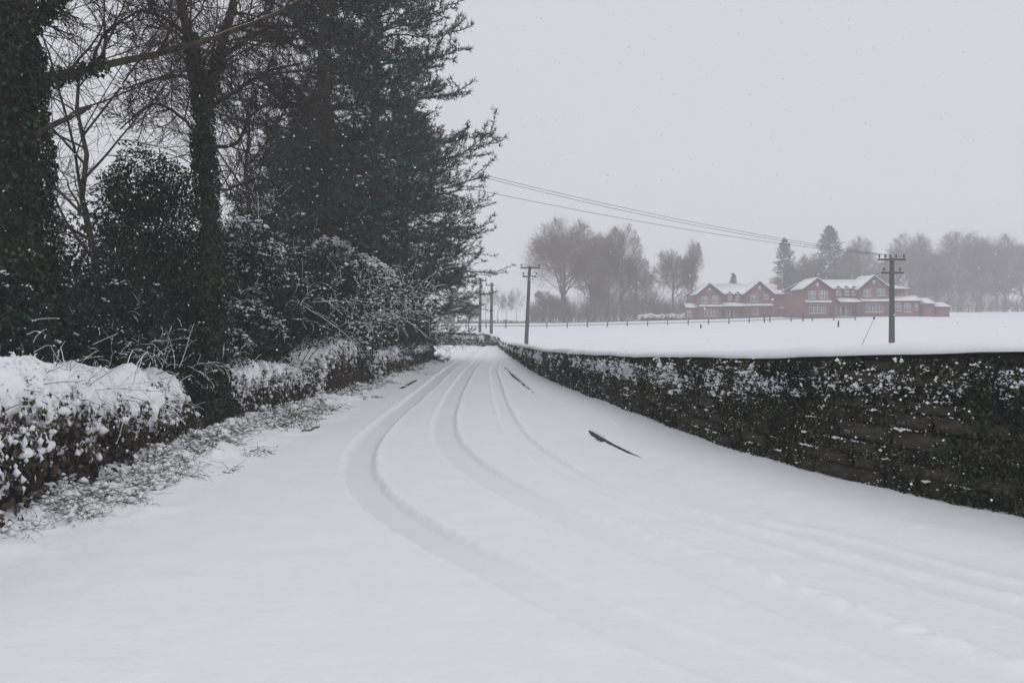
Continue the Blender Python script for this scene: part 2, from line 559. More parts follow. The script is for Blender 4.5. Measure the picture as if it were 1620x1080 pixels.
def track(X, Y, T, width, depth, ridge, seed, fade=(0, 0, 99, 99)):
    """wheel rut along a polyline that runs away from the viewer"""
    o = np.argsort(T[:, 1])
    c = crom(T[o], 10)
    xt = np.interp(Y, c[:, 1], c[:, 0])
    sl = np.interp(Y, c[:, 1], np.gradient(c[:, 0], c[:, 1]))
    d = (X - xt) / np.sqrt(1 + sl ** 2)
    p = np.column_stack([X, Y])
    wob = noise(p * 9, seed) * 0.015 + noise(p * 27, seed + 1) * 0.008
    e = width / 2
    inside = 1 - sstep(e - 0.035, e + 0.03, np.abs(d) + wob)
    fd = sstep(fade[0], fade[1], Y) * (1 - sstep(fade[2], fade[3], Y))
    out = -depth * inside
    crumbs = np.clip(fbm(p * np.array([15, 22]), seed + 3, 3) + 0.25, 0, 1) * (0.4 + 0.6 * np.clip(fbm(p * 1.3, seed + 5, 2) + 0.5, 0, 1))
    for sgn, am in ((1, 1.0), (-1, 0.5)):
        dd = d * sgn - e
        berm = np.exp(-((dd - 0.045) / 0.05) ** 2)
        out = out + ridge * am * berm * (0.25 + 1.6 * crumbs)
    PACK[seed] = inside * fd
    tread = np.sin((Y * np.sqrt(1 + sl ** 2)) * 70 + np.abs(d) * 60) * 0.0011 * inside
    return (out + tread) * fd

PACK = {}
def road_z(X, Y):
    X = np.asarray(X, float)
    Y = np.asarray(Y, float)
    p = np.column_stack([X, Y])
    kx, vx, wx = kerb_x(Y), verge_x(Y), wall_x(Y)
    z = 0.03 * fbm(p * 0.35, 11, 3) + 0.006 * fbm(p * 2.2, 12, 3) + 0.0022 * fbm(p * 14, 13, 2)
    z = z + 0.004 * fbm(p * np.array([1.2, 6.0]), 14, 3)          # wind ripples
    z = z + track(X, Y, TA, 0.36, 0.05, 0.02, 20) * (0.25 + 0.75 * sstep(4.0, 6.5, Y))
    z = z + track(X, Y, TB, 0.38, 0.034, 0.018, 30) * (0.35 + 0.65 * sstep(5.5, 9.5, Y))
    z = z + track(X, Y, TC, 0.26, 0.022, 0.03, 40)
    z = z + track(X, Y, TD, 0.2, 0.012, 0.02, 50, (4.3, 4.8, 7.2, 8.2))
    lowB = TB[np.argsort(TB[:, 1])]
    # wheel-thrown crumbs right of the middle rut
    xb = np.interp(Y, lowB[:, 1], lowB[:, 0])
    z = z + 0.045 * np.exp(-((X - xb - 0.34) / 0.10) ** 2) * np.clip(fbm(p * np.array([11, 16]), 61, 3) + 0.3, 0, 1) * sstep(2.8, 3.6, Y) * (1 - sstep(6.4, 7.6, Y))
    # footpath step and drift up to the wall
    gap = np.zeros_like(Y)
    for a, b, s in GAPS:
        gap = np.maximum(gap, s * sstep(a, a + 0.25, Y) * (1 - sstep(b - 0.5, b, Y)))
    gap = gap * np.clip(0.75 + 0.8 * noise(np.column_stack([Y * 0.55, Y * 0]), 77) + 0.7 * fbm(np.column_stack([Y * 3.5, X * 6]), 78, 3), 0.0, 1.0)
    soft = sstep(kx - 0.38, kx + 0.42, X)
    hard = sstep(kx + 0.0, kx + 0.05, X)
    z = z - 0.02 + 0.08 * (soft * (1 - gap) + hard * gap) - 0.03 * gap * np.exp(-((X - kx + 0.05) / 0.12) ** 2)
    dw = wx - X
    z = z + 0.045 * np.exp(-np.clip(dw, 0, 9) / 0.4) + 0.03 * np.exp(-np.clip(dw, 0, 9) / 0.2) * fbm(p * 1.4, 71, 3)
    # patches of disturbed snow by the footpath
    z = z + 0.02 * np.clip(fbm(p * np.array([3.0, 7.0]), 75, 3) - 0.28, 0, 1) * sstep(kx - 0.5, kx + 0.1, X) * (Y < 9)
    # verge on the left: humps rising to the hedge foot
    dv = vx - X
    vn = fbm(p * 2.2, 81, 4)
    rise = sstep(-0.15, 1.2, dv + vn * 0.25)
    z = z + rise * 0.13 + rise * (0.13 * vn + 0.07 * fbm(p * 7, 85, 3))
    return z

YR = np.concatenate([np.linspace(-45, 2.0, 16), 2.4 * (74 / 2.4) ** np.linspace(0, 1, 420)])
NC = 400
tcol = np.linspace(0, 1, NC)
YY = np.repeat(YR[:, None], NC, 1)
left = np.interp(YR, [-50, 0, 40, 46, 56, 75], [-6.3, -6.0, -6.0, -10, -40, -60])[:, None]
right = np.where(YR < 63.5, wall_x(YR) + 0.26, -0.8)[:, None]
XX = left + (right - left) * tcol[None, :]
zz = road_z(XX.ravel(), YY.ravel())
g = Geo()
g.add(np.column_stack([XX.ravel(), YY.ravel(), zz]), Q=grid_q(len(YR), NC))
yy_ = YY.ravel()
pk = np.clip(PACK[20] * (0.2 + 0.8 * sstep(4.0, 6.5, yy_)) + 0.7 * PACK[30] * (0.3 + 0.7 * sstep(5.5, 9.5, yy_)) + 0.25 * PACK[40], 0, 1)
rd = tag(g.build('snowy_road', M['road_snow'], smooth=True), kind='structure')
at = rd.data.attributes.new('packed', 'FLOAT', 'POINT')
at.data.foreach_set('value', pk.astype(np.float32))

# kerb: stones showing where the snow has been blown off the edge
kerb_root = tag(thing('kerb', 'dark kerb edge', None), kind='structure')
del kerb_root['label']
seg = 0.9
def kerb_run(fx, ya, yb, face, drop=0.0):
    y = ya
    proto = None
    while y < yb:
        ln = seg * 0.985
        x0, x1 = float(fx(y)), float(fx(y + ln))
        if proto is None:
            gg = Geo()
            b = 0.012
            gg.extrude_y([(-0.06, -0.2), (0.07, -0.2), (0.07, 0.008), (-0.06 + b, 0.008), (-0.06, 0.008 - b)], 0, 1)
            proto = gg.build('kerb_stone', M['kerb'], kerb_root)
            o = proto
        else:
            o = proto.copy()
            COL.objects.link(o)
        o.location = (x0 + face, y, drop)
        o.rotation_euler = (0, 0, -math.atan2(x1 - x0, ln))
        o.scale = (1, math.hypot(ln, x1 - x0), 1)
        y += seg
kerb_run(kerb_x, 9.0, 12.6, 0.04)
kerb_run(kerb_x, 18.0, 31.0, 0.04, -0.014)

def left_kerb_x(Y):
    return np.interp(Y, [20, 24, 30], [-3.02, -3.0, -3.08])
kerb_run(left_kerb_x, 20.5, 26.0, 0.0, -0.022)

# ------------------------------------------------------------------ stone wall on the right, under ivy and snow
rng = np.random.default_rng(7)
WP = np.vstack([WALL, FARW[1:-10]])
WP = WP[(WP[:, 0] > -60)]
sl_ = np.concatenate([[0], np.cumsum(np.linalg.norm(np.diff(WP, axis=0), axis=1))])
S_TOT = sl_[-1]
def wall_at(s):
    x = np.interp(s, sl_, WP[:, 0])
    y = np.interp(s, sl_, WP[:, 1])
    e = 0.15
    tx = np.interp(s + e, sl_, WP[:, 0]) - np.interp(s - e, sl_, WP[:, 0])
    ty = np.interp(s + e, sl_, WP[:, 1]) - np.interp(s - e, sl_, WP[:, 1])
    l = np.maximum(np.hypot(tx, ty), 1e-6)
    return x, y, tx / l, ty / l          # the road side is at the left of the way along it: (-ty, tx)
s_of_y = lambda Y: np.interp(Y, WALL[:, 1], sl_[:len(WALL)])
S64 = s_of_y(64.0)
HT_S = np.array([0, s_of_y(2.0), s_of_y(6.3), s_of_y(8.9), s_of_y(14), s_of_y(24), s_of_y(40), s_of_y(55), S64, S64 + 3, S64 + 7, S64 + 11, S_TOT])
HT = np.array([1.47, 1.47, 1.43, 1.28, 1.08, 0.86, 0.68, 0.58, 0.72, 1.0, 1.12, 1.18, 1.25])
def wall_h(s):
    return np.interp(s, HT_S, HT)

wall = thing('stone_wall', 'long dark stone wall overgrown with ivy along the right of the road, snow on top', 'wall', (4.27, 6.33, 0))
WL = np.array([4.27, 6.33, 0])
TH = 0.42
ss = np.concatenate([np.arange(0, s_of_y(20), 0.12), np.arange(s_of_y(20), S_TOT, 0.35)])
x, y, tx, ty = wall_at(ss)
nx, ny = -ty, tx
h = wall_h(ss)
prof = [(-0.02, -0.4), (-0.02, 0.5), (0.0, 0.97), (0.03, 1.0), (TH - 0.03, 1.0), (TH, 0.97), (TH, -0.4)]   # depth behind the face, height share
pts = []
for dpt, hs in prof:
    zz = h * hs if hs > 0 else np.full_like(h, hs)
    pts.append(np.column_stack([x - nx * dpt, y - ny * dpt, zz]))
V = np.stack(pts, 1)
wob = fbm(V.reshape(-1, 3) * np.array([3.0, 3.0, 4.0]), 91, 3).reshape(len(ss), -1)
V[:, :, 0] += nx[:, None] * wob * 0.03
V[:, :, 1] += ny[:, None] * wob * 0.03
V[:, 2:6, 2] += (fbm(V[:, 3] * 1.2, 92, 3) * 0.03)[:, None]
g = Geo().add(V.reshape(-1, 3), Q=grid_q(len(ss), len(prof)))
g.build('core', M['mortar'], wall, loc=WL)

# single stones in the near part
tmpl = []
for k in range(6):
    r2 = np.random.default_rng(100 + k)
    gg = Geo()
    V = np.array([(a, b, c) for a in (-.5, .5) for b in (-.5, .5) for c in (-.5, .5)], float)
    F = [(0, 1, 3, 2), (4, 6, 7, 5), (0, 4, 5, 1), (2, 3, 7, 6), (0, 2, 6, 4), (1, 5, 7, 3)]
    V += r2.uniform(-0.07, 0.07, V.shape)
    # front face gets a bevelled inner quad: 8 corners + raised face (front is -y)
    fr = [0, 1, 5, 4]
    inner = V[fr] * np.array([0.82, 1, 0.74]) + np.array([0, -0.22, 0]) + r2.uniform(-0.05, 0.05, (4, 3))
    V = np.vstack([V, inner])
    F = [f for f in F if set(f) != {0, 1, 4, 5}]
    F += [(8, 9, 10, 11), (0, 1, 9, 8), (1, 5, 10, 9), (5, 4, 11, 10), (4, 0, 8, 11)]
    o = gg.add(V, Q=F).build('stone', M['stone'], wall, smooth=False)
    tmpl.append(o)
used = set()
LEDGES = []
sA, sB = s_of_y(5.2), s_of_y(15.5)
zc, nst = 0.08, 0
row = 0
while zc < 1.3 and nst < 296:
    ch = rng.uniform(0.11, 0.19)
    s = sA + rng.uniform(-0.2, 0)
    while s < sB and nst < 296:
        ln = rng.uniform(0.22, 0.62) * (1.15 if row % 2 else 0.95)
        sc = s + ln / 2
        if zc + ch < float(wall_h(sc)) - 0.03:
            X, Y, TX, TY = [float(q) for q in wall_at(np.array([sc])).__iter__()] if False else [float(q[0]) for q in wall_at(np.array([sc]))]
            k = int(rng.integers(6))
            if k in used:
                o = tmpl[k].copy()
                COL.objects.link(o)
            else:
                o = tmpl[k]
                used.add(k)
            dep = rng.uniform(0.12, 0.2)
            off = dep * 0.35 - rng.uniform(-0.02, 0.045)
            o.location = (X - (-TY) * off - WL[0], Y - TX * off - WL[1], zc + ch / 2 + rng.uniform(-0.01, 0.01))
            o.rotation_euler = (0, rng.normal(0, 0.03), math.atan2(TY, TX) + math.pi)
            o.scale = (ln * 0.97, dep, ch * 0.93)
            nst += 1
            LEDGES.append((s, ln, zc + ch * 0.97, max(0.0, dep * 0.72 - off)))
        s += ln
    zc += ch
    row += 1

# ivy and moss: small leaves lying over the face, thinner where the stones show
def face_pts(n, sa, sb, pw=1.0):
    s = sa + (sb - sa) * rng.uniform(0, 1, n) ** pw
    x, y, tx, ty = wall_at(s)
    hh = wall_h(s)
    z = rng.uniform(-0.03, 0.975, n) * hh
    return s, x, y, -ty, tx, z, hh
gi, gs = Geo(), Geo()
for sa, sb, n, size in ((s_of_y(-2), s_of_y(4.9), 10000, 0.05), (s_of_y(4.9), s_of_y(10), 36000, 0.026), (s_of_y(10), s_of_y(18), 24000, 0.034), (s_of_y(18), s_of_y(32), 13000, 0.052), (s_of_y(32), S64 + 2, 8000, 0.07), (S64 + 1, S_TOT * 0.6, 9000, 0.09)):
    s, x, y, nx, ny, z, hh = face_pts(n, sa, sb)
    p = np.column_stack([x, y, z])
    dens = fbm(p * np.array([1.6, 1.6, 2.0]), 95, 3)
    bare = sstep(s_of_y(8.5), s_of_y(6.2), s) * 0.28
    keep = dens > -0.45 + bare + rng.uniform(-0.25, 0.25, n)
    depth = 0.02 + 0.12 * np.clip(dens + 0.4, 0, 1) * rng.uniform(0.2, 1, n) + rng.uniform(0, 0.04, n)
    c = p + np.column_stack([nx, ny, np.zeros(n)]) * depth[:, None]
    nr = nrm(np.column_stack([nx, ny, np.full(n, 0.35)]) + rng.normal(0, 0.5, (n, 3)))
    ax = nrm(np.column_stack([rng.normal(0, 0.5, n), rng.normal(0, 0.5, n), np.full(n, -0.9)]))
    c, nr, ax = c[keep], nr[keep], ax[keep]
    sz = size * rng.uniform(0.6, 1.4, len(c))
    leaves(gi, rng, c, ax, nr, sz * 1.25, sz)
tag(gi.build('ivy', M['ivy_wall'], wall, loc=WL), kind='stuff')

# snow caught on leaves and ledges
for sa, sb, n, size in ((s_of_y(-2), s_of_y(4.9), 1200, 0.012), (s_of_y(4.9), s_of_y(10), 4200, 0.009), (s_of_y(10), s_of_y(18), 3800, 0.0125), (s_of_y(18), s_of_y(34), 2400, 0.019), (s_of_y(34), S64, 1400, 0.024), (S64, S64 + 7, 500, 0.05), (S64 + 7, S64 + 30, 60, 0.05)):
    s, x, y, nx, ny, z, hh = face_pts(n, sa, sb)
    p = np.column_stack([x, y, z])
    f = z / hh
    clump = fbm(p * np.array([2.6, 2.6, 3.4]), 97, 3)
    band = np.exp(-((f - 0.78) / 0.13) ** 2) * np.clip(0.6 + 0.6 * fbm(np.column_stack([s, s * 0]) * 0.6, 98, 2), 0, 1) * sstep(s_of_y(5.8), s_of_y(9), s)
    band = band + 0.8 * np.exp(-((f - 0.83) / 0.07) ** 2) * sstep(s_of_y(9.5), s_of_y(7.5), s)
    pr = 0.34 + 0.2 * np.exp(-f / 0.1) + 0.75 * band * np.clip(clump * 2.0 + 0.5, 0, 1) + (0.3 if sa >= S64 and sb < S64 + 10 else 0)
    keep = rng.uniform(0, 1, n) < pr
    m = int(keep.sum())
    kk = np.where(rng.uniform(0, 1, m) < np.clip(band[keep] * 1.6, 0, 1), rng.integers(4, 13, m), rng.integers(1, 3, m))
    idx = np.repeat(np.arange(m), kk)
    along = np.column_stack([ny, -nx, np.zeros(n)])[keep]
    out = np.column_stack([nx, ny, np.zeros(n)])[keep]
    M2 = len(idx)
    jit = along[idx] * rng.normal(0, 2.6 * size, M2)[:, None]
    jit[:, 2] += rng.normal(0, 2.0 * size, M2)
    c = p[keep][idx] + jit + out[idx] * (0.05 + rng.uniform(0, 0.07, M2))[:, None]
    sz = size * rng.lognormal(-0.15, 0.5, M2) * np.where(kk[idx] < 3, 0.55, 1.0)
    lumps(gs, rng, c, np.column_stack([sz * rng.uniform(0.9, 1.7, M2), sz * rng.uniform(0.9, 1.5, M2), sz * rng.uniform(0.5, 1.1, M2)]), OCT, 0.3)
# snow on the ledges of single stones
for (s0, ln, zt, pro) in LEDGES:
    if rng.uniform() > 0.3: continue
    a = rng.uniform(0, 0.6) * ln
    b = min(ln, a + rng.uniform(0.15, 0.7) * ln)
    m = int((b - a) / 0.011) + 2
    s = s0 + np.linspace(a, b, m) + rng.normal(0, 0.004, m)
    x, y, tx, ty = wall_at(s)
    env = np.clip(np.sin(np.linspace(0.2, math.pi - 0.2, m)) * (0.8 + 0.7 * noise(np.column_stack([s * 22, s * 0]), 131)), 0.1, 1.3)
    dp = pro + 0.02 + rng.uniform(0, 0.03, m)
    c = np.column_stack([x - ty * dp, y + tx * dp, zt + rng.normal(0.004, 0.004, m)])
    sz = 0.012 * env * rng.uniform(0.6, 1.3, m)
    lumps(gs, rng, c, np.column_stack([sz * 1.5, sz * 1.7, sz * 0.9]), OCT, 0.3)
tag(gs.build('clinging_snow', M['clump'], wall, smooth=True, loc=WL), kind='stuff')

# the snow on the coping
cs = np.concatenate([np.arange(0, s_of_y(30), 0.1), np.arange(s_of_y(30), S_TOT, 0.3)])
x, y, tx, ty = wall_at(cs)
nx, ny = -ty, tx
h = wall_h(cs)
n1 = fbm(np.column_stack([cs * 0.8, cs * 0]), 111, 3)
n2 = fbm(np.column_stack([cs * 4, cs * 0]), 112, 3)
depthv = 0.11 + 0.035 * n1
prof = [(-0.005, -0.012), (-0.012, 0.3), (0.03, 0.72), (0.1, 0.95), (0.2, 1.0), (0.33, 0.9), (0.47, 0.55), (0.56, 0.0), (0.62, -3.0)]
V = []
for dpt, hs in prof:
    off = dpt + (n2 * 0.02 if dpt < 0.05 else 0)
    V.append(np.column_stack([x - nx * off, y - ny * off, h + 0.008 + depthv * hs + (n2 * 0.006 if dpt < 0.05 else 0)]))
V = np.stack(V, 1)
V[:, :, 2] += (fbm(V[:, 3] * 1.2, 92, 3) * 0.03)[:, None]
g = Geo().add(V.reshape(-1, 3), Q=grid_q(len(cs), len(prof)))
g.build('snow_cap', M['snow'], wall, smooth=True, loc=WL)

# ------------------------------------------------------------------ hedges on the left
def hedge(name, label, path, hts, thick, seed, leafmat, snow_amt, leaf_n, snow_n, leaf_size=0.045, lump=0.028, twig_n=60, stone_foot=False):
    """a hummocky overgrown bank along a path (front foot line, nearer end first): dark inside, leaves and twigs, snow lying on it"""
    r = np.random.default_rng(seed)
    path = crom(np.array(path), 12)
    sl = np.concatenate([[0], np.cumsum(np.linalg.norm(np.diff(path, axis=0), axis=1))])
    L = sl[-1]
    loc = np.array([path[0, 0] - thick / 2, path[0, 1], 0.1])
    root = thing(name, label, 'hedge', loc)
    def surf(s, v):
        """s along, v 0..1 from the front foot over the top to the back foot"""
        px = np.interp(s, sl, path[:, 0])
        py = np.interp(s, sl, path[:, 1])
        hh = np.interp(s / L, np.linspace(0, 1, len(hts)), hts) * np.clip(np.sqrt(np.clip(np.minimum(s, L - s) / 0.45, 0.02, 1)), 0, 1)
        a = math.pi * v
        ca = np.sign(np.cos(a)) * np.abs(np.cos(a)) ** 0.55
        sa = np.abs(np.sin(a)) ** 0.62
        X = px - thick / 2 + ca * thick / 2
        Z = -0.08 + sa * hh
        p = np.column_stack([X, py, Z])
        n = nrm(np.column_stack([np.cos(a) / thick * 2, np.zeros_like(a), np.sin(a) / np.maximum(hh, 0.3) + 0.02]))
        d = 0.17 * fbm(p * 1.9, seed, 3) + 0.06 * fbm(p * 6, seed + 3, 2)
        return p + n * d[:, None], n, d, hh
    ns, nv = int(L / 0.06) + 2, 30
    S, Vv = np.meshgrid(np.linspace(0, L, ns), np.linspace(0, 1, nv), indexing='ij')
    pc, nc, _, _ = surf(S.ravel(), Vv.ravel())
    Geo().add(pc - nc * 0.07, Q=grid_q(ns, nv)).build('tangle', M['mortar'] if stone_foot else M['soil'], root, loc=loc)
    # leaves
    gl = Geo()
    s, v = r.uniform(0, L, leaf_n), r.uniform(0, 0.8, leaf_n)
    p, n, d, hh = surf(s, v)
    c = p + n * r.uniform(-0.05, 0.07, leaf_n)[:, None]
    ax = nrm(n * 0.3 + np.array([0, 0, -0.7]) + r.normal(0, 0.55, (leaf_n, 3)))
    sz = leaf_size * r.uniform(0.5, 1.4, leaf_n)
    leaves(gl, r, c, ax, nrm(n + r.normal(0, 0.5, (leaf_n, 3))), sz * 1.4, sz * 0.8)
    tag(gl.build('foliage', leafmat, root, loc=loc), kind='stuff')
    # twigs and dead stems poking out
    gt, gsn = Geo(), Geo()
    s, v = r.uniform(0.1, L - 0.1, twig_n), r.uniform(0.15, 0.75, twig_n)
    p, n, d, hh = surf(s, v)
    tw = grow(r, p - n * 0.1, nrm(n + np.array([0, 0, 0.35]) + r.normal(0, 0.45, (twig_n, 3))), r.uniform(0.25, 0.6, twig_n), 6, -0.7, 0.14)
    tubes(gt, tw, taper(np.full(twig_n, 0.006), np.full(twig_n, 0.002), 6), 4)
    tag(gt.build('twigs', M['twig'], root, loc=loc), kind='stuff')
    up = tw + np.array([0, 0, 0.007])
    tubes(gsn, up, taper(np.full(twig_n, 0.009), np.full(twig_n, 0.005), 6) * r.uniform(0.4, 1.2, (twig_n, 1)), 5)
    # the snow: leaf-sized pads, thick on top, patchy down the face
    s, v = r.uniform(0, L, snow_n), r.uniform(0.0, 0.8, snow_n) ** 0.75
    p, n, d, hh = surf(s, v)
    upn = np.sin(math.pi * v)
    patch = fbm(p * np.array([2.4, 2.4, 2.0]), seed + 7, 3)
    fine = fbm(p * 8, seed + 9, 2)
    pr = snow_amt * sstep(0.12, 0.9, upn * 0.9 + 0.6 * patch + 0.45 * fine)
    keep = r.uniform(0, 1, snow_n) < pr
    p, n, upn = p[keep], n[keep], upn[keep]
    m = len(p)
    sz = np.minimum(lump * r.lognormal(0, 0.45, m), lump * 1.9) * (0.8 + 0.4 * upn ** 3)
    c = p + n * r.uniform(0.0, 0.07, m)[:, None] + np.array([0, 0, 0.02])
    hang = np.where(upn < 0.75, r.uniform(0.9, 2.2, m), r.uniform(0.5, 1.0, m))
    lumps(gsn, r, c, np.column_stack([sz * r.uniform(0.5, 1.3, m), sz * r.uniform(0.5, 1.5, m), sz * hang]), OCT, 0.38)
    # heavier pads here and there
    nb_ = int(snow_n / 90)
    s, v = r.uniform(0, L, nb_), r.uniform(0.08, 0.6, nb_)
    p, n, d, hh = surf(s, v)
    kb = r.uniform(0, 1, nb_) < snow_amt * np.clip(np.sin(math.pi * v) + 0.5 * fbm(p * 2, seed + 7, 2), 0, 1)
    p, n = p[kb], n[kb]
    sz = lump * r.uniform(1.6, 3.2, len(p))
    lumps(gsn, r, p + n * 0.03, np.column_stack([sz * r.uniform(0.8, 1.5, len(p)), sz * r.uniform(0.8, 1.5, len(p)), sz * r.uniform(0.6, 1.0, len(p))]), ICO1, 0.09)
    # a smoother mantle along the crest
    na, nb = int(L / (0.03 if L < 9 else 0.06)) + 2, 76
    S, Vv = np.meshgrid(np.linspace(0.3, L - 0.3, na), np.linspace(0.02, 0.74, nb), indexing='ij')
    pm, nm, dm, _ = surf(S.ravel(), Vv.ravel())
    upm = np.sin(math.pi * Vv.ravel())
    cov = (upm - 0.72) * 1.5 + 0.75 * fbm(pm * np.array([2.6, 2.6, 2.0]), seed + 7, 3) + 0.55 * fbm(pm * np.array([9, 9, 6]), seed + 12, 3) + (snow_amt - 0.74) * 1.3
    th = -0.09 + 0.17 * sstep(-0.35, 0.55, cov) + 0.02 * fbm(pm * 22, seed + 13, 2)
    th = th - 0.12 * (1 - sstep(0.3, 0.55, np.minimum(S.ravel(), L - S.ravel())))
    Geo().add(pm + nm * th[:, None] + np.array([0, 0, 0.01]), Q=grid_q(na, nb)).build('snow_mantle', M['clump'], root, smooth=True, loc=loc)
    tag(gsn.build('clinging_snow', M['clump'], root, smooth=True, loc=loc), kind='stuff')
    return root

hedge('snowy_hedge', 'high snow-smothered hedge bank at the left edge of the picture, nearest of the hedges', [(-4.0, 3.6), (-4.02, 5.0), (-4.05, 6.1), (-4.25, 7.6), (-4.45, 9.2), (-4.75, 11.55)], [1.48, 1.42, 1.36, 1.24, 1.12, 1.0, 0.9], 1.35, 201, M['bramble'], 0.97, 18000, 16000, 0.05, 0.019, 110, True)
hedge('snowy_hedge', 'rounded snow-laden bramble hump just beyond the ivy-clad forked trunk', [(-4.85, 12.3), (-4.55, 13.5), (-4.35, 15.0), (-4.25, 16.3)], [0.75, 1.02, 1.0, 0.72], 1.25, 231, M['bramble'], 0.95, 10000, 11000, 0.05, 0.018, 70)
hedge('snowy_hedge', 'tall shaggy snow-flecked bramble clump halfway down the left verge', [(-4.3, 17.0), (-4.15, 18.6), (-4.1, 20.5), (-4.05, 22.2)], [0.8, 1.35, 1.3, 0.9], 1.2, 251, M['bramble'], 0.84, 9000, 9000, 0.06, 0.023, 110)
hedge('snowy_hedge', 'low far snow-dusted hedge leading to the bend on the left', [(-4.0, 23.2), (-3.95, 27), (-3.95, 31), (-3.95, 35), (-4.15, 37.6)], [0.8, 0.9, 0.85, 0.9, 0.8], 1.0, 271, M['bramble'], 0.78, 9000, 9000, 0.07, 0.03, 160)
hedge('snowy_hedge', 'dark round bush end of the hedge at the bend', [(-4.1, 37.7), (-4.05, 38.6), (-4.3, 39.9)], [0.7, 1.0, 0.7], 1.1, 281, M['laurel'], 0.25, 3500, 800, 0.09, 0.05, 30)

# grass along the left verge, with snow in it
gr, gsn = Geo(), Geo()
r = np.random.default_rng(301)
n = 4000
Y = 5.2 * (36 / 5.2) ** r.uniform(0, 1, n)
X = verge_x(Y) - 0.05 - 1.15 * r.uniform(0, 1, n) ** 0.6
den = 1.3 * fbm(np.column_stack([X, Y]) * np.array([1.9, 1.2]), 303, 3) + 0.5 * sstep(0.1, 0.9, verge_x(Y) - X)
keep = den > 0.3 + r.uniform(-0.22, 0.22, n)
keep &= (Y > 6.4) | (r.uniform(0, 1, n) < 0.25)
X, Y = X[keep], Y[keep]
Z = road_z(X, Y)
k = 6
n = len(X)
P0 = np.repeat(np.column_stack([X, Y, Z - 0.02]), k, 0) + r.normal(0, 0.04, (n * k, 3)) * np.array([1, 1, 0.1])
D0 = nrm(np.column_stack([r.normal(0.25, 0.6, n * k), r.normal(0, 0.6, n * k), np.full(n * k, 0.8)]))
bl = grow(r, P0, D0, r.uniform(0.06, 0.26, n * k) * np.repeat(r.lognormal(-0.1, 0.4, n), k), 3, -1.2, 0.12)
wd = np.maximum(0.0025, np.repeat(Y, k) * 0.00045)
tubes(gr, bl, taper(wd, wd * 0.35, 3), 3)
tag(gr.build('verge_grass', M['grass']), 'rough grass poking through the snow along the left verge', 'grass', kind='stuff')
sel = r.uniform(0, 1, n * k) < 0.62
c = bl[sel][:, 1] + np.array([0, 0, 0.008])
m = len(c)
sz = np.repeat(Y, k)[sel] * 0.0005 * r.uniform(0.6, 1.4, m) + 0.012 * r.lognormal(0.1, 0.5, m)
lumps(gsn, r, c, np.column_stack([sz * 1.4, sz * 1.4, sz * 0.8]), OCT, 0.3)
tag(gsn.build('verge_snow_clumps', M['clump'], smooth=True), 'small clumps of snow lodged in the verge grass', 'snow', kind='stuff')

# ------------------------------------------------------------------ near trees on the left
def ivy_on(geo, rng, path, rad, n, size, t0, t1, shag=0.1):
    """leaves clothing a trunk; path (K,3), rad (K,)"""
    K = len(path)
    t = rng.uniform(t0, t1, n) * (K - 1)
    k = np.clip(t.astype(int), 0, K - 2)
    f = (t - k)[:, None]
    c = path[k] * (1 - f) + path[k + 1] * f
    rr = rad[k] * (1 - f[:, 0]) + rad[k + 1] * f[:, 0]
    T = nrm(path[k + 1] - path[k])
    o = perp(rng, T)
    q = c + o * rr[:, None]
    d = shag * (0.6 + fbm(q * 2.2, 401, 3)) + rng.uniform(-0.03, 0.06, n)
    q = q + o * d[:, None]
    ax = nrm(o * 0.4 + np.array([0, 0, -0.8]) + rng.normal(0, 0.45, (n, 3)))
    sz = size * rng.uniform(0.6, 1.35, n)
    leaves(geo, rng, q, ax, nrm(o + rng.normal(0, 0.45, (n, 3))), sz * 1.15, sz)

def bare_limbs(rng, geo_limb, geo_twig, paths, rads, n2=7, n3=8, n4=6, l2=0.5, l3=0.45, l4=0.42, droop=-0.1, rmin=0.004, sides=4, ang=48):
    """two or three further orders of branches on given limbs"""
    Ls = np.linalg.norm(np.diff(paths, axis=1), axis=2).sum(1)
    P0, D0, r0, t, idx = sprout(rng, paths, rads, n2, 0.2, 0.99, ang, 12)
    L2 = Ls[idx] * l2 * (1.1 - 0.55 * t) * rng.uniform(0.7, 1.25, len(t))
    b2 = grow(rng, P0, D0, L2, 7, 0.35, 0.13)
    q2 = taper(np.clip(r0 * 0.5, rmin * 1.6, None), np.full(len(t), rmin), 7)
    tubes(geo_limb, b2, q2, sides)
    P0, D0, r0, t, idx = sprout(rng, b2, q2, n3, 0.15, 1.0, 42, 12)
    L3 = L2[idx] * l3 * (1.1 - 0.5 * t) * rng.uniform(0.7, 1.3, len(t))
    b3 = grow(rng, P0, D0, L3, 5, 0.25 + droop, 0.13)
    q3 = taper(np.clip(r0 * 0.6, rmin * 1.2, None), np.full(len(t), rmin * 0.8), 5)
    tubes(geo_twig, b3, q3, 3)
    if n4 and True:
        P0, D0, r0, t, idx = sprout(rng, b3, q3, n4, 0.15, 1.0, 38, 12)
        L4 = L3[idx] * l4 * (1.15 - 0.4 * t) * rng.uniform(0.7, 1.4, len(t))
        b4 = grow(rng, P0, D0, L4, 3, 0.3 + droop, 0.14)
        tubes(geo_twig, b4, taper(np.full(len(t), rmin * 0.9), np.full(len(t), rmin * 0.5), 3), 3)

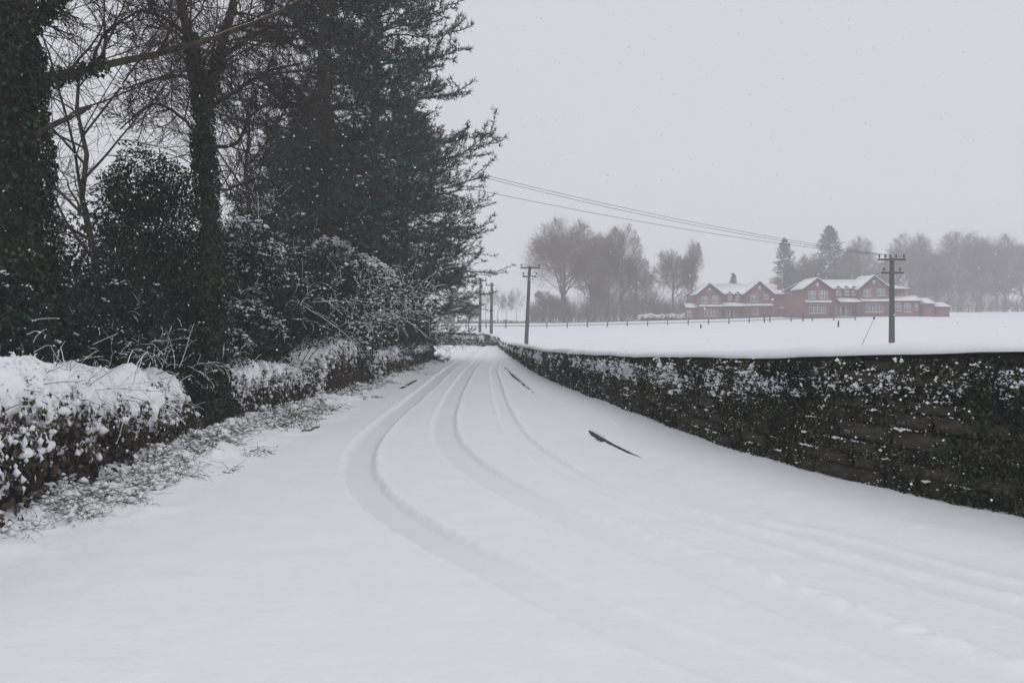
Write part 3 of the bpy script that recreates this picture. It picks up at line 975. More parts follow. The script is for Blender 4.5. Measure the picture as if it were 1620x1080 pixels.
# the ivy-hung trunk at the left edge, with its long limb across the picture
r = np.random.default_rng(411)
base = np.array([-6.02, 9.0, 0.15])
root = thing('ivy_tree', 'massive ivy-hung tree trunk at the left edge, long bare limb reaching right', 'tree', base)
tp = crom([base + (0, 0, -0.3), P(15, 560, 9.0), P(24, 400, 9.05), P(16, 250, 9.1), P(8, 120, 9.1), P(-2, 0, 9.1), P(-20, -200, 9.2), P(-30, -420, 9.3)], 6)
tr = np.interp(np.linspace(0, 1, len(tp)), [0, 0.1, 0.6, 1], [0.42, 0.33, 0.27, 0.12])
gl, gt, gi = Geo(), Geo(), Geo()
tubes(gl, tp[None], tr[None], 14)
lim = []
def limb(pts, r0, r1):
    c = crom(pts, 5)
    idx = np.linspace(0, len(c) - 1, 16)
    c = np.stack([np.interp(idx, np.arange(len(c)), c[:, j]) for j in range(3)], 1)
    c[1:-1] += r.normal(0, 0.0045 * np.linalg.norm(c[-1] - c[0]) ** 0.5, (14, 3))
    lim.append((c, np.linspace(r0, r1, 16)))
limb([P(30, 150, 9.1), P(90, 125, 9.2), P(200, 95, 9.4), P(310, 68, 9.7), P(400, 38, 10.0), P(520, -20, 10.6)], 0.058, 0.022)
limb([P(30, 230, 9.0), P(75, 203, 8.85), P(110, 186, 8.75), P(141, 170, 8.65)], 0.035, 0.026)
limb([P(10, 60, 9.0), P(50, 38, 8.9), P(90, 0, 8.8), P(140, -60, 8.6)], 0.05, 0.03)
limb([P(10, -40, 9.1), P(70, -90, 9.0), P(170, -120, 9.2), P(280, -140, 9.6)], 0.06, 0.02)
limb([P(10, -160, 9.1), P(110, -200, 9.4), P(230, -260, 9.8), P(330, -300, 10.2)], 0.06, 0.02)
for c, q in lim:
    tubes(gl, c[None], q[None], 8, cap=True)
lp = np.stack([l[0] for l in lim if l is not lim[1]])
lr = np.stack([l[1] for l in lim if l is not lim[1]])
bare_limbs(r, gl, gt, lp, lr, 12, 9, 6, 0.34, 0.45, 0.45, -0.75, 0.0042)
# pendulous shoots under the long limb
P0, D0, r0, t, idx = sprout(r, lp, lr, 20, 0.12, 1.0, 60, 15)
D0[:, 2] -= 0.5
sh = grow(r, P0, nrm(D0), r.uniform(0.6, 1.6, len(t)), 9, -0.2, 0.09)
shr = taper(np.full(len(t), 0.008), np.full(len(t), 0.003), 9)
tubes(gt, sh, shr, 4)
P0, D0, r0, t, idx = sprout(r, sh, shr, 9, 0.15, 1.0, 40, 12)
tubes(gt, grow(r, P0, D0, r.uniform(0.12, 0.45, len(t)), 5, 0.5, 0.1), taper(np.full(len(t), 0.0042), np.full(len(t), 0.0025), 5), 3)
# thin shoots straight out of the ivy
P0, D0, r0, t, idx = sprout(r, tp[None], tr[None], 44, 0.12, 0.62, 75, 18)
D0[:, 0] = np.abs(D0[:, 0])
sh = grow(r, P0, D0, r.uniform(0.5, 1.3, len(t)), 8, -0.3, 0.13)
shr = taper(np.full(len(t), 0.008), np.full(len(t), 0.003), 8)
tubes(gt, sh, shr, 4)
P0, D0, r0, t, idx = sprout(r, sh, shr, 6, 0.25, 1.0, 45, 12)
tubes(gt, grow(r, P0, D0, r.uniform(0.12, 0.4, len(t)), 5, -0.2, 0.14), taper(np.full(len(t), 0.0045), np.full(len(t), 0.0025), 5), 3)
ivy_on(gi, r, tp, tr, 20000, 0.045, 0.04, 0.75, 0.16)
ivy_on(gi, r, lim[0][0], lim[0][1], 500, 0.05, 0.0, 0.35, 0.03)
# ivy strands hanging off the first limb
for c, q in lim[2:4]:
    ivy_on(gi, r, c, q, 900, 0.05, 0.25, 1.0, 0.06)
gl.build('trunk', M['bark'], root, smooth=True, loc=base)
gt.build('crown', M['twig'], root, loc=base)
tag(gi.build('ivy', M['ivy'], root, loc=base), kind='stuff')
# snow along the limb
gs = Geo()
c, q = lim[0]
tubes(gs, (c + np.array([0, 0, 1]) * (q * 0.55)[:, None])[None, 10:], (q * 0.55)[None, 10:], 7)
gs.build('limb_snow', M['clump'], root, smooth=True, loc=base)

# the forked tree with ivy round its foot
r = np.random.default_rng(431)
base = np.array([P(331, 672, 12.2)[0], 12.2, 0.1])
root = thing('forked_tree', 'forked bare tree rising from the gap between two snowy hedges, ivy round its lower trunk', 'tree', base)
tp = crom([base + (0, 0, -0.3), P(331, 600, 12.2), P(334, 480, 12.2), P(330, 330, 12.25), P(322, 230, 12.2), P(321, 170, 12.2)], 6)
tr = np.interp(np.linspace(0, 1, len(tp)), [0, 0.12, 1], [0.22, 0.13, 0.105])
sa = crom([tp[-3], P(312, 120, 12.1), P(300, 60, 12.0), P(285, 0, 11.9), P(270, -110, 11.9), P(255, -260, 12.0), P(250, -420, 12.2)], 5)
sb = crom([tp[-3], P(338, 120, 12.4), P(354, 60, 12.5), P(371, 0, 12.6), P(392, -110, 12.8), P(410, -260, 13.0), P(440, -420, 13.2)], 5)
ra = np.linspace(0.09, 0.045, len(sa))
rb = np.linspace(0.082, 0.045, len(sb))
gl, gt, gi = Geo(), Geo(), Geo()
tubes(gl, tp[None], tr[None], 12)
tubes(gl, sa[None], ra[None], 10)
tubes(gl, sb[None], rb[None], 10)
lim = []
limb([P(318, 150, 12.1), P(290, 120, 11.6), P(235, 128, 11.0), P(200, 140, 10.6)], 0.035, 0.012)
limb([P(315, 215, 12.1), P(280, 180, 11.6), P(240, 165, 11.2), P(190, 205, 10.9)], 0.03, 0.01)
limb([P(330, 170, 12.2), P(365, 150, 11.8), P(420, 115, 11.4), P(480, 100, 11.2)], 0.04, 0.012)
limb([P(325, 230, 12.2), P(372, 228, 11.9), P(400, 180, 11.6), P(452, 160, 11.4)], 0.035, 0.012)
limb([P(340, 100, 12.4), P(395, 60, 12.2), P(450, 40, 11.8), P(530, 62, 11.6), P(600, 75, 11.4)], 0.04, 0.01)
limb([P(300, 60, 12.0), P(262, 30, 11.6), P(215, 20, 11.3), P(160, 60, 11.0)], 0.035, 0.01)
limb([P(320, 290, 12.2), P(360, 300, 11.8), P(410, 280, 11.5), P(450, 300, 11.2)], 0.026, 0.01)
limb([P(290, 0, 12.0), P(240, -50, 11.8), P(180, -70, 11.6), P(110, -40, 11.4)], 0.04, 0.012)
limb([P(375, -20, 12.6), P(440, -50, 12.4), P(520, -40, 12.2), P(590, -10, 12.0)], 0.04, 0.012)
limb([P(275, -120, 12.0), P(210, -190, 11.9), P(130, -230, 11.8), P(60, -250, 11.6)], 0.04, 0.012)
limb([P(395, -120, 12.8), P(460, -190, 12.7), P(540, -230, 12.6), P(600, -250, 12.4)], 0.04, 0.012)
for c, q in lim:
    tubes(gl, c[None], q[None], 7)
bare_limbs(r, gl, gt, np.stack([l[0] for l in lim]), np.stack([l[1] for l in lim]), 10, 9, 5, 0.46, 0.45, 0.45, -0.45, 0.0046)
st = np.stack([np.stack([np.interp(np.linspace(0, len(s_) - 1, 24), np.arange(len(s_)), s_[:, j]) for j in range(3)], 1) for s_ in (sa, sb)])
P0, D0, r0, t, idx = sprout(r, st, np.full((2, 24), 0.06), 16, 0.1, 1.0, 60, 12)
b1 = grow(r, P0, D0, r.uniform(0.9, 2.0, len(t)), 8, 0.25, 0.1)
q1 = taper(np.full(len(t), 0.02), np.full(len(t), 0.006), 8)
tubes(gl, b1, q1, 5)
bare_limbs(r, gl, gt, b1, q1, 6, 6, 3, 0.5, 0.45, 0.45, -0.4, 0.0045)
ivy_on(gi, r, tp, tr, 8500, 0.042, 0.02, 0.85, 0.045)
ivy_on(gi, r, tp, tr, 500, 0.04, 0.85, 1.0, 0.03)
ivy_on(gi, r, tp[:15], tr[:15], 6500, 0.045, 0.1, 1.0, 0.17)
ivy_on(gi, r, sa, ra, 1200, 0.05, 0.0, 0.35, 0.0)
ivy_on(gi, r, sb, rb, 900, 0.05, 0.0, 0.3, 0.0)
gl.build('trunk', M['bark'], root, smooth=True, loc=base)
gt.build('crown', M['twig'], root, loc=base)
tag(gi.build('ivy', M['ivy'], root, loc=base), kind='stuff')

# shrubs ---------------------------------------------------------------
def shrub(name, label, cat, loc, blobs, n, size, leafmat, seed, snow=0.0, lump=0.03, stems=9):
    """leafy evergreen: blobs are (dx, dy, dz, rx, ry, rz) leaf masses on stems"""
    r = np.random.default_rng(seed)
    loc = np.array(loc, float)
    root = thing(name, label, cat, loc)
    gl, gs, gt = Geo(), Geo(), Geo()
    vol = np.array([b[3] * b[4] + b[4] * b[5] + b[3] * b[5] for b in blobs])
    cnt = np.maximum((n * vol / vol.sum()).astype(int), 10)
    for b, m in zip(blobs, cnt):
        c0, rad = np.array(b[:3]), np.array(b[3:])
        d = nrm(r.normal(size=(m, 3)))
        q = c0 + d * rad
        k = 1 + 0.30 * fbm(q * 1.6 + loc, seed, 3) + 0.2 * fbm(q * 4.5 + loc, seed + 2, 2)
        depth = 1 - 0.32 * r.uniform(0, 1, m) ** 1.6
        q = c0 + d * rad * (k * depth)[:, None]
        ax = nrm(d * 0.6 + np.array([0, 0, -0.45]) + r.normal(0, 0.6, (m, 3)))
        sz = size * r.uniform(0.55, 1.4, m)
        leaves(gl, r, q, ax, nrm(d + np.array([0, 0, 0.4]) + r.normal(0, 0.55, (m, 3))), sz * 1.5, sz * 0.75)
        if snow > 0:
            s = (d[:, 2] + 0.5 * fbm(q * 1.8 + loc, seed + 5, 2) + r.normal(0, 0.25, m) > 0.55) & (depth > 0.85) & (r.uniform(0, 1, m) < snow)
            ms = int(s.sum())
            kq = r.integers(2, 6, ms)
            qq = np.repeat(q[s], kq, 0) + r.normal(0, lump * 1.6, (kq.sum(), 3)) * np.array([1, 1, 0.6])
            z = lump * np.minimum(r.lognormal(0, 0.4, len(qq)), 1.8)
            lumps(gs, r, qq + np.array([0, 0, 0.02]), np.column_stack([z * 1.4, z * 1.4, z * 0.8]), OCT, 0.28)
    top = max(b[2] + b[5] * 0.6 for b in blobs)
    P0 = np.column_stack([r.normal(0, 0.12, stems), r.normal(0, 0.12, stems), np.full(stems, -0.15)])
    tgt = np.array([blobs[i % len(blobs)][:3] for i in range(stems)]) + r.normal(0, 0.25, (stems, 3))
    sp = grow(r, P0, nrm(tgt - P0), np.linalg.norm(tgt - P0, axis=1) * 0.85, 8, 0.1, 0.09)
    tubes(gt, sp, taper(np.full(stems, 0.045), np.full(stems, 0.012), 8), 6)
    gt.build('stem', M['bark'], root)
    tag(gl.build('foliage', leafmat, root), kind='stuff')
    if gs.n:
        tag(gs.build('clinging_snow', M['clump'], root, smooth=True), kind='stuff')
    return root

b0 = P(228, 600, 12.6)
shrub('ivy_column', 'tall dense dark ivy column left of the forked tree', 'shrub', (b0[0], 12.6, 0.15),
      [(0.0, 0, 3.85, 0.62, 0.6, 0.7), (-0.42, 0, 3.45, 0.42, 0.5, 0.6), (0.5, 0, 3.7, 0.45, 0.5, 0.55), (0.1, 0.1, 3.2, 0.8, 0.75, 0.8), (-0.15, 0, 3.7, 0.5, 0.5, 0.5), (0.5, 0.1, 3.1, 0.55, 0.5, 0.9), (0.15, 0, 2.3, 0.68, 0.7, 0.9), (0.35, 0, 1.5, 0.7, 0.7, 1.0), (0.0, 0, 0.8, 0.8, 0.7, 0.9)], 26000, 0.042, M['ivy'], 451)

sA = shrub('evergreen_shrub', 'dark evergreen shrub massed behind the hedge below the ivy-hung left trunk', 'shrub', (-6.3, 8.6, 0.2),
           [(0, 0, 0.9, 1.1, 1.1, 0.9), (0.35, -0.4, 1.5, 0.8, 0.8, 0.7), (-0.6, 0.3, 1.7, 0.9, 0.9, 0.8), (0.1, 0.6, 1.9, 0.8, 0.8, 0.7)], 18000, 0.045, M['laurel'], 461, 0.03, 0.012)
sB = shrub('evergreen_shrub', 'dark evergreen shrub between the ivy column and the left trunk', 'shrub', (-6.4, 11.2, 0.2),
           [(0, 0, 0.8, 1.2, 1.0, 0.9), (0.5, 0.2, 1.4, 0.9, 0.9, 0.75), (-0.7, 0, 1.5, 0.9, 0.9, 0.7)], 17000, 0.045, M['laurel'], 471, 0.04, 0.012)
sC = shrub('evergreen_shrub', 'leafy dark evergreen shrub right of the forked tree with snow on its upper leaves', 'shrub', (-5.5, 15.2, 0.2),
           [(0, 0, 1.0, 1.0, 1.2, 1.0), (0.3, 0.4, 1.9, 0.85, 1.0, 0.8), (-0.4, -0.4, 2.3, 0.9, 0.9, 0.9), (0.35, -0.5, 1.3, 0.7, 0.8, 0.8)], 19000, 0.048, M['laurel'], 481, 0.22, 0.018)
shrub('snow_topped_shrub', 'evergreen shrub spreading below the conifers, its top leaves heaped with snow', 'shrub', (-4.75, 20.6, 0.2),
      [(0, 0, 1.0, 1.0, 1.2, 1.1), (0.2, 0.2, 2.2, 1.0, 1.2, 1.0), (0.55, -0.2, 2.75, 0.9, 0.9, 0.6), (1.0, 0.1, 2.5, 0.7, 0.8, 0.6), (-0.5, 0.0, 2.9, 0.8, 0.8, 0.6), (-0.1, -0.3, 3.3, 0.6, 0.6, 0.45)], 22000, 0.055, M['laurel'], 491, 0.5, 0.026)
shrub('snow_topped_shrub', 'small evergreen shrub with snow on its crown close right of the forked trunk', 'shrub', (-5.15, 15.0, 0.2),
      [(0, 0, 1.0, 0.7, 0.8, 1.0), (0.1, 0, 2.1, 0.6, 0.7, 0.8), (-0.1, -0.2, 3.0, 0.6, 0.6, 0.55), (0.3, -0.1, 2.7, 0.45, 0.5, 0.4)], 12000, 0.045, M['laurel'], 495, 0.3, 0.017)
for src, loc, rz, s, lab in (
        (sB, (-8.9, 11.0, 0.3), 1.1, (1.3, 1.3, 1.35), 'big dark evergreen shrub filling the wood floor behind the left trunk'),
        (sA, (-7.6, 13.6, 0.3), 2.3, (1.25, 1.25, 1.05), 'dark evergreen shrub behind the ivy column'),
        (sC, (-5.6, 13.7, 0.2), 0.8, (0.75, 0.75, 0.72), 'small dark evergreen shrub close behind the forked trunk'),
        (sA, (-5.6, 18.6, 0.2), 4.0, (1.1, 1.25, 1.3), 'dark evergreen shrub behind the shaggy bramble clump'),
        (sB, (-5.3, 21.6, 0.2), 5.1, (1.1, 1.2, 1.5), 'tall dark evergreen shrub at the foot of the nearest conifer'),
        (sC, (-5.25, 25.4, 0.2), 2.9, (1.05, 1.4, 1.1), 'dark evergreen shrub under the middle conifer'),
        (sB, (-5.1, 29.8, 0.2), 0.4, (1.1, 1.5, 1.25), 'dark evergreen shrub under the drooping conifer boughs further on'),
        (sA, (-5.1, 34.0, 0.2), 1.9, (1.1, 1.4, 1.1), 'last dark evergreen shrub before the bend on the left'),
        (sA, (-8.4, 17.5, 0.4), 0.7, (1.5, 1.5, 1.5), 'dark evergreen shrub deep in the wood behind the forked tree'),
        (sC, (-8.2, 22.5, 0.4), 3.6, (1.6, 1.5, 1.5), 'dark evergreen shrub deep in the wood behind the nearest conifer'),
        (sB, (-11.5, 15.5, 0.5), 2.6, (1.6, 1.6, 1.5), 'far dark shrub seen low between the left trunk and the ivy column')):
    copy_tree(src, loc, rz, s, lab, 'evergreen shrubs under the left trees')
for o in (sA, sB, sC):
    o['group'] = 'evergreen shrubs under the left trees'

# bare snow-laden bushes -------------------------------------------------
def snow_bush(label, loc, n1, L, seed, lean, spread=0.6, up=0.3, droop=-0.7, thick=0.012):
    r = np.random.default_rng(seed)
    loc = np.array(loc, float)
    root = thing('snowy_bush', label, 'bush', loc, group='bare snow-laden bushes')
    P0 = np.column_stack([r.normal(0, 0.15, n1), r.normal(0, 0.2, n1), np.full(n1, -0.1)])
    D0 = nrm(np.array(lean) + r.normal(0, spread, (n1, 3)) * np.array([1, 1, 0.5]))
    b1 = grow(r, P0, D0, L * r.uniform(0.7, 1.2, n1), 10, droop, 0.08)
    q1 = taper(np.full(n1, thick * 1.6), np.full(n1, thick * 0.4), 10)
    gt, gs = Geo(), Geo()
    tubes(gt, b1, q1, 6)
    P0, D0, r0, t, idx = sprout(r, b1, q1, 14, 0.5, 1.0, 48, 14)
    D0[:, 2] += 0.15
    b2 = grow(r, P0, nrm(D0), L * 0.28 * r.uniform(0.6, 1.3, len(t)), 7, -0.5, 0.1)
    q2 = taper(np.full(len(t), thick * 0.6), np.full(len(t), thick * 0.25), 7)
    tubes(gt, b2, q2, 4)
    P0, D0, r0, t, idx = sprout(r, b2, q2, 9, 0.12, 1.0, 42, 12)
    b3 = grow(r, P0, D0, L * 0.075 * r.uniform(0.5, 1.5, len(t)), 4, -0.3, 0.24)
    q3 = taper(np.full(len(t), thick * 0.35), np.full(len(t), thick * 0.2), 4)
    tubes(gt, b3, q3, 3)
    for b, q, k in ((b1, q1, 1.0), (b2, q2, 1.35), (b3, q3, 1.2)):
        sel = r.uniform(0, 1, len(b)) < (0.15 if k == 1.0 else 0.55 if k < 1.3 else 0.25)
        bb = b[sel] + np.array([0, 0, 1]) * (q[sel] * 0.9)[:, :, None]
        tubes(gs, bb, q[sel] * k * r.uniform(0.6, 1.1, (sel.sum(), 1)) + 0.0008, 4)
    ends = np.vstack([b3[:, -1], b3[:, 2]])
    ends = ends[r.uniform(0, 1, len(ends)) < 0.4]
    m = len(ends)
    z = thick * 1.5 * r.lognormal(0, 0.4, m)
    lumps(gs, r, ends, np.column_stack([z * 1.4, z * 1.4, z * 0.75]), ICO0, 0.25)
    gt.build('branches', M['twig'], root)
    tag(gs.build('clinging_snow', M['clump'], root, smooth=True), kind='stuff')
    return root

snow_bush('bare bush arching out beneath the conifers, its upper twigs thick with snow', (-4.75, 20.0, 0.25), 5, 4.3, 501, (0.3, 0.1, 1.1), 0.22, 0.3, -1.0, 0.009)
snow_bush('snow-laden bare bush beside the forked trunk, above the bramble hump', (-5.2, 13.6, 0.25), 3, 3.6, 511, (0.1, 0.1, 1.1), 0.2, 0.3, -0.9, 0.0065)
snow_bush('snowy bare branches leaning in low at the left edge over the hedge', (-6.2, 7.7, 0.25), 4, 2.4, 521, (0.35, 0.3, 0.9), 0.3, 0.3, -0.8, 0.0045)
snow_bush('snowy dead stems in front of the dark shrubs left of the ivy column', (-5.95, 9.9, 0.25), 3, 2.2, 531, (0.4, 0.2, 0.9), 0.3, 0.2, -0.9, 0.005)
snow_bush('small snowy bush at the outer edge of the farthest conifer boughs', (-4.7, 34.0, 0.25), 5, 3.0, 541, (0.35, 0.1, 0.9), 0.4, 0.2, -0.8, 0.013)
snow_bush('frosted thin bush between the two conifers at mid height', (-5.2, 17.2, 0.25), 3, 3.9, 551, (0.25, -0.1, 1.1), 0.25, 0.2, -1.0, 0.0075)

# conifers ---------------------------------------------------------------
def conifer(label, loc, H, R, seed, nb=120, z0=0.06, tuft_k=5, n2=16, n3=13):
    r = np.random.default_rng(seed)
    loc = np.array(loc, float)
    root = thing('conifer', label, 'tree', loc, group='conifers')
    gl, gn, gb = Geo(), Geo(), Geo()
    K = 14
    tz = np.linspace(-0.3, H, K)
    tp = np.column_stack([np.cumsum(r.normal(0, 0.04, K)), np.cumsum(r.normal(0, 0.04, K)), tz])
    tr = np.linspace(0.012 * H + 0.05, 0.02, K)
    tubes(gl, tp[None], tr[None], 12)
    u = (np.arange(nb) + r.uniform(0, 1, nb)) / nb
    u = u ** 0.85
    z = H * (z0 + (0.985 - z0) * u)
    z = np.round(z / 0.85) * 0.85 + r.normal(0, 0.1, nb)
    z = np.clip(z, 0.4, H * 0.985)
    shape = np.interp(u, [0, 0.08, 0.22, 0.45, 0.7, 0.9, 1.0], [0.55, 0.8, 1.0, 0.88, 0.66, 0.34, 0.08])
    Lb = R * shape * r.uniform(0.62, 1.18, nb)
    az = np.arange(nb) * 2.399963 + r.normal(0, 0.35, nb)
    pit = np.radians(np.interp(u, [0, 0.3, 0.7, 1], [4, 10, 26, 50]) + r.normal(0, 8, nb))
    x0 = np.interp(z, tz, tp[:, 0])
    y0 = np.interp(z, tz, tp[:, 1])
    P0 = np.column_stack([x0, y0, z])
    D0 = np.column_stack([np.cos(az) * np.cos(pit), np.sin(az) * np.cos(pit), np.sin(pit)])
    K1 = 9
    b1 = np.empty((nb, K1, 3))
    b1[:, 0] = P0
    d = D0.copy()
    for k in range(1, K1):
        bend = np.array([0, 0, -0.20 if k < 5 else 0.24])
        d = nrm(d + bend * 0.55 + r.normal(0, 0.06, (nb, 3)))
        b1[:, k] = b1[:, k - 1] + d * (Lb / (K1 - 1))[:, None]
    q1 = taper(0.012 + 0.009 * Lb, np.full(nb, 0.006), K1)
    tubes(gl, b1, q1, 6)
    P0, D0, r0, t, idx = sprout(r, b1, q1, n2, 0.12, 1.0, 50, 12)
    D0[:, 2] *= 0.55
    D0[:, 2] += 0.12
    L2 = Lb[idx] * (0.40 - 0.22 * t) * r.uniform(0.6, 1.3, len(t)) + 0.12
    b2 = grow(r, P0, nrm(D0), L2, 5, 0.18, 0.1)
    q2 = taper(np.full(len(t), 0.012), np.full(len(t), 0.005), 5)
    tubes(gb, b2, q2, 3)
    P0, D0, r0, t, idx = sprout(r, b2, q2, n3, 0.1, 1.02, 40, 15)
    D0[:, 2] += 0.12
    ln = r.uniform(0.14, 0.27, len(t))
    tufts(gn, r, P0, nrm(D0), tuft_k, ln, 0.028, 0.5)
    # boughs' own outer needles
    P0, D0, r0, t, idx = sprout(r, b1, q1, 12, 0.4, 1.0, 35, 15)
    tufts(gn, r, P0, D0, tuft_k, np.full(len(t), 0.25), 0.034, 0.5)
    # dense upturned tips
    tip = np.repeat(b2[:, -1], 2, 0)
    td = nrm(np.repeat(b2[:, -1] - b2[:, -2], 2, 0)) + np.array([0, 0, 0.5])
    tufts(gn, r, tip + r.normal(0, 0.05, tip.shape), nrm(td), 5, np.full(len(tip), 0.26), 0.032, 0.55)
    # a little snow lying along the boughs
    P0, D0, r0, t, idx = sprout(r, b2, q2, 2, 0.2, 1.0, 20, 10)
    c = P0[(r.uniform(0, 1, len(P0)) < 0.55) & (fbm(P0 * 0.9, seed + 5, 2) > 0.0)] + np.array([0, 0, 0.03])
    gsn = Geo()
    z = 0.026 * r.lognormal(0, 0.45, len(c))
    lumps(gsn, r, c, np.column_stack([z * 1.9, z * 1.5, z * 0.7]), OCT, 0.3)
    tag(gsn.build('clinging_snow', M['clump'], root, smooth=True), kind='stuff')
    gl.build('trunk', M['bark'], root, smooth=True)
    gb.build('boughs', M['twig'], root)
    tag(gn.build('crown', M['needle'], root), kind='stuff')
    return root

cA = conifer('tall dark conifer on the left, nearest of the conifers, its top out of the picture', (-5.3, 21.5, 0.2), 21.0, 2.95, 601, 125, 0.09, 5, 13, 13)
cB = conifer('broad dark conifer leaning its boughs out over the road', (-5.1, 28.0, 0.2), 18.5, 4.5, 611, 150, 0.05, 5, 16, 13)
copy_tree(cB, (-5.0, 36.0, 0.2), 2.2, (0.95, 0.95, 0.66), 'last dark conifer before the bend, low boughs over the road edge')
copy_tree(cA, (-8.1, 30.0, 0.3), 1.3, (1.05, 1.05, 0.5), 'dark conifer standing deeper in the wood behind the nearest one')
copy_tree(cB, (-9.0, 35.0, 0.3), 4.0, (1.0, 1.0, 0.6), 'dark conifer deep in the wood behind the broad leaning one')

# thin bare branches reaching out past the conifers over the road
r = np.random.default_rng(641)
base = np.array([-4.35, 33.0, 0.2])
root = thing('bare_sapling', 'thin bare roadside tree whose curled twigs poke out past the last conifer', 'tree', base)
gl, gt = Geo(), Geo()
st = crom([base + (0, 0, -0.2), base + (0.1, 0.1, 1.5), base + (0.5, 0.2, 3.0), base + (1.1, 0.2, 4.6), base + (1.5, 0.3, 6.2)], 6)
tubes(gl, st[None], np.linspace(0.09, 0.03, len(st))[None], 8)
P0, D0, r0, t, idx = sprout(r, st[None], np.linspace(0.09, 0.03, len(st))[None], 12, 0.3, 1.0, 55, 12)
D0[:, 0] = np.abs(D0[:, 0]) + 0.3
b1 = grow(r, P0, nrm(D0), r.uniform(1.3, 2.4, 12), 8, 0.1, 0.12)
q1 = taper(np.full(12, 0.028), np.full(12, 0.012), 8)
tubes(gl, b1, q1, 5)
bare_limbs(r, gl, gt, b1, q1, 6, 5, 3, 0.42, 0.4, 0.4, -0.1, 0.0095)
gl.build('trunk', M['bark'], root, smooth=True, loc=base)
gt.build('crown', M['twig'], root, loc=base)

# a stick lying on the verge edge
c = crom([P(478, 686, 11.7), P(492, 681, 12.0), P(505, 676, 12.35)], 6)
c[:, 2] = road_z(c[:, 0], c[:, 1]) + 0.02
g = Geo()
tubes(g, c[None], np.full((1, len(c)), 0.012), 6, cap=True)
tag(g.build('fallen_stick', M['twig'], loc=tuple(c[0])), 'short dark stick lying in the snow at the verge edge', 'stick')

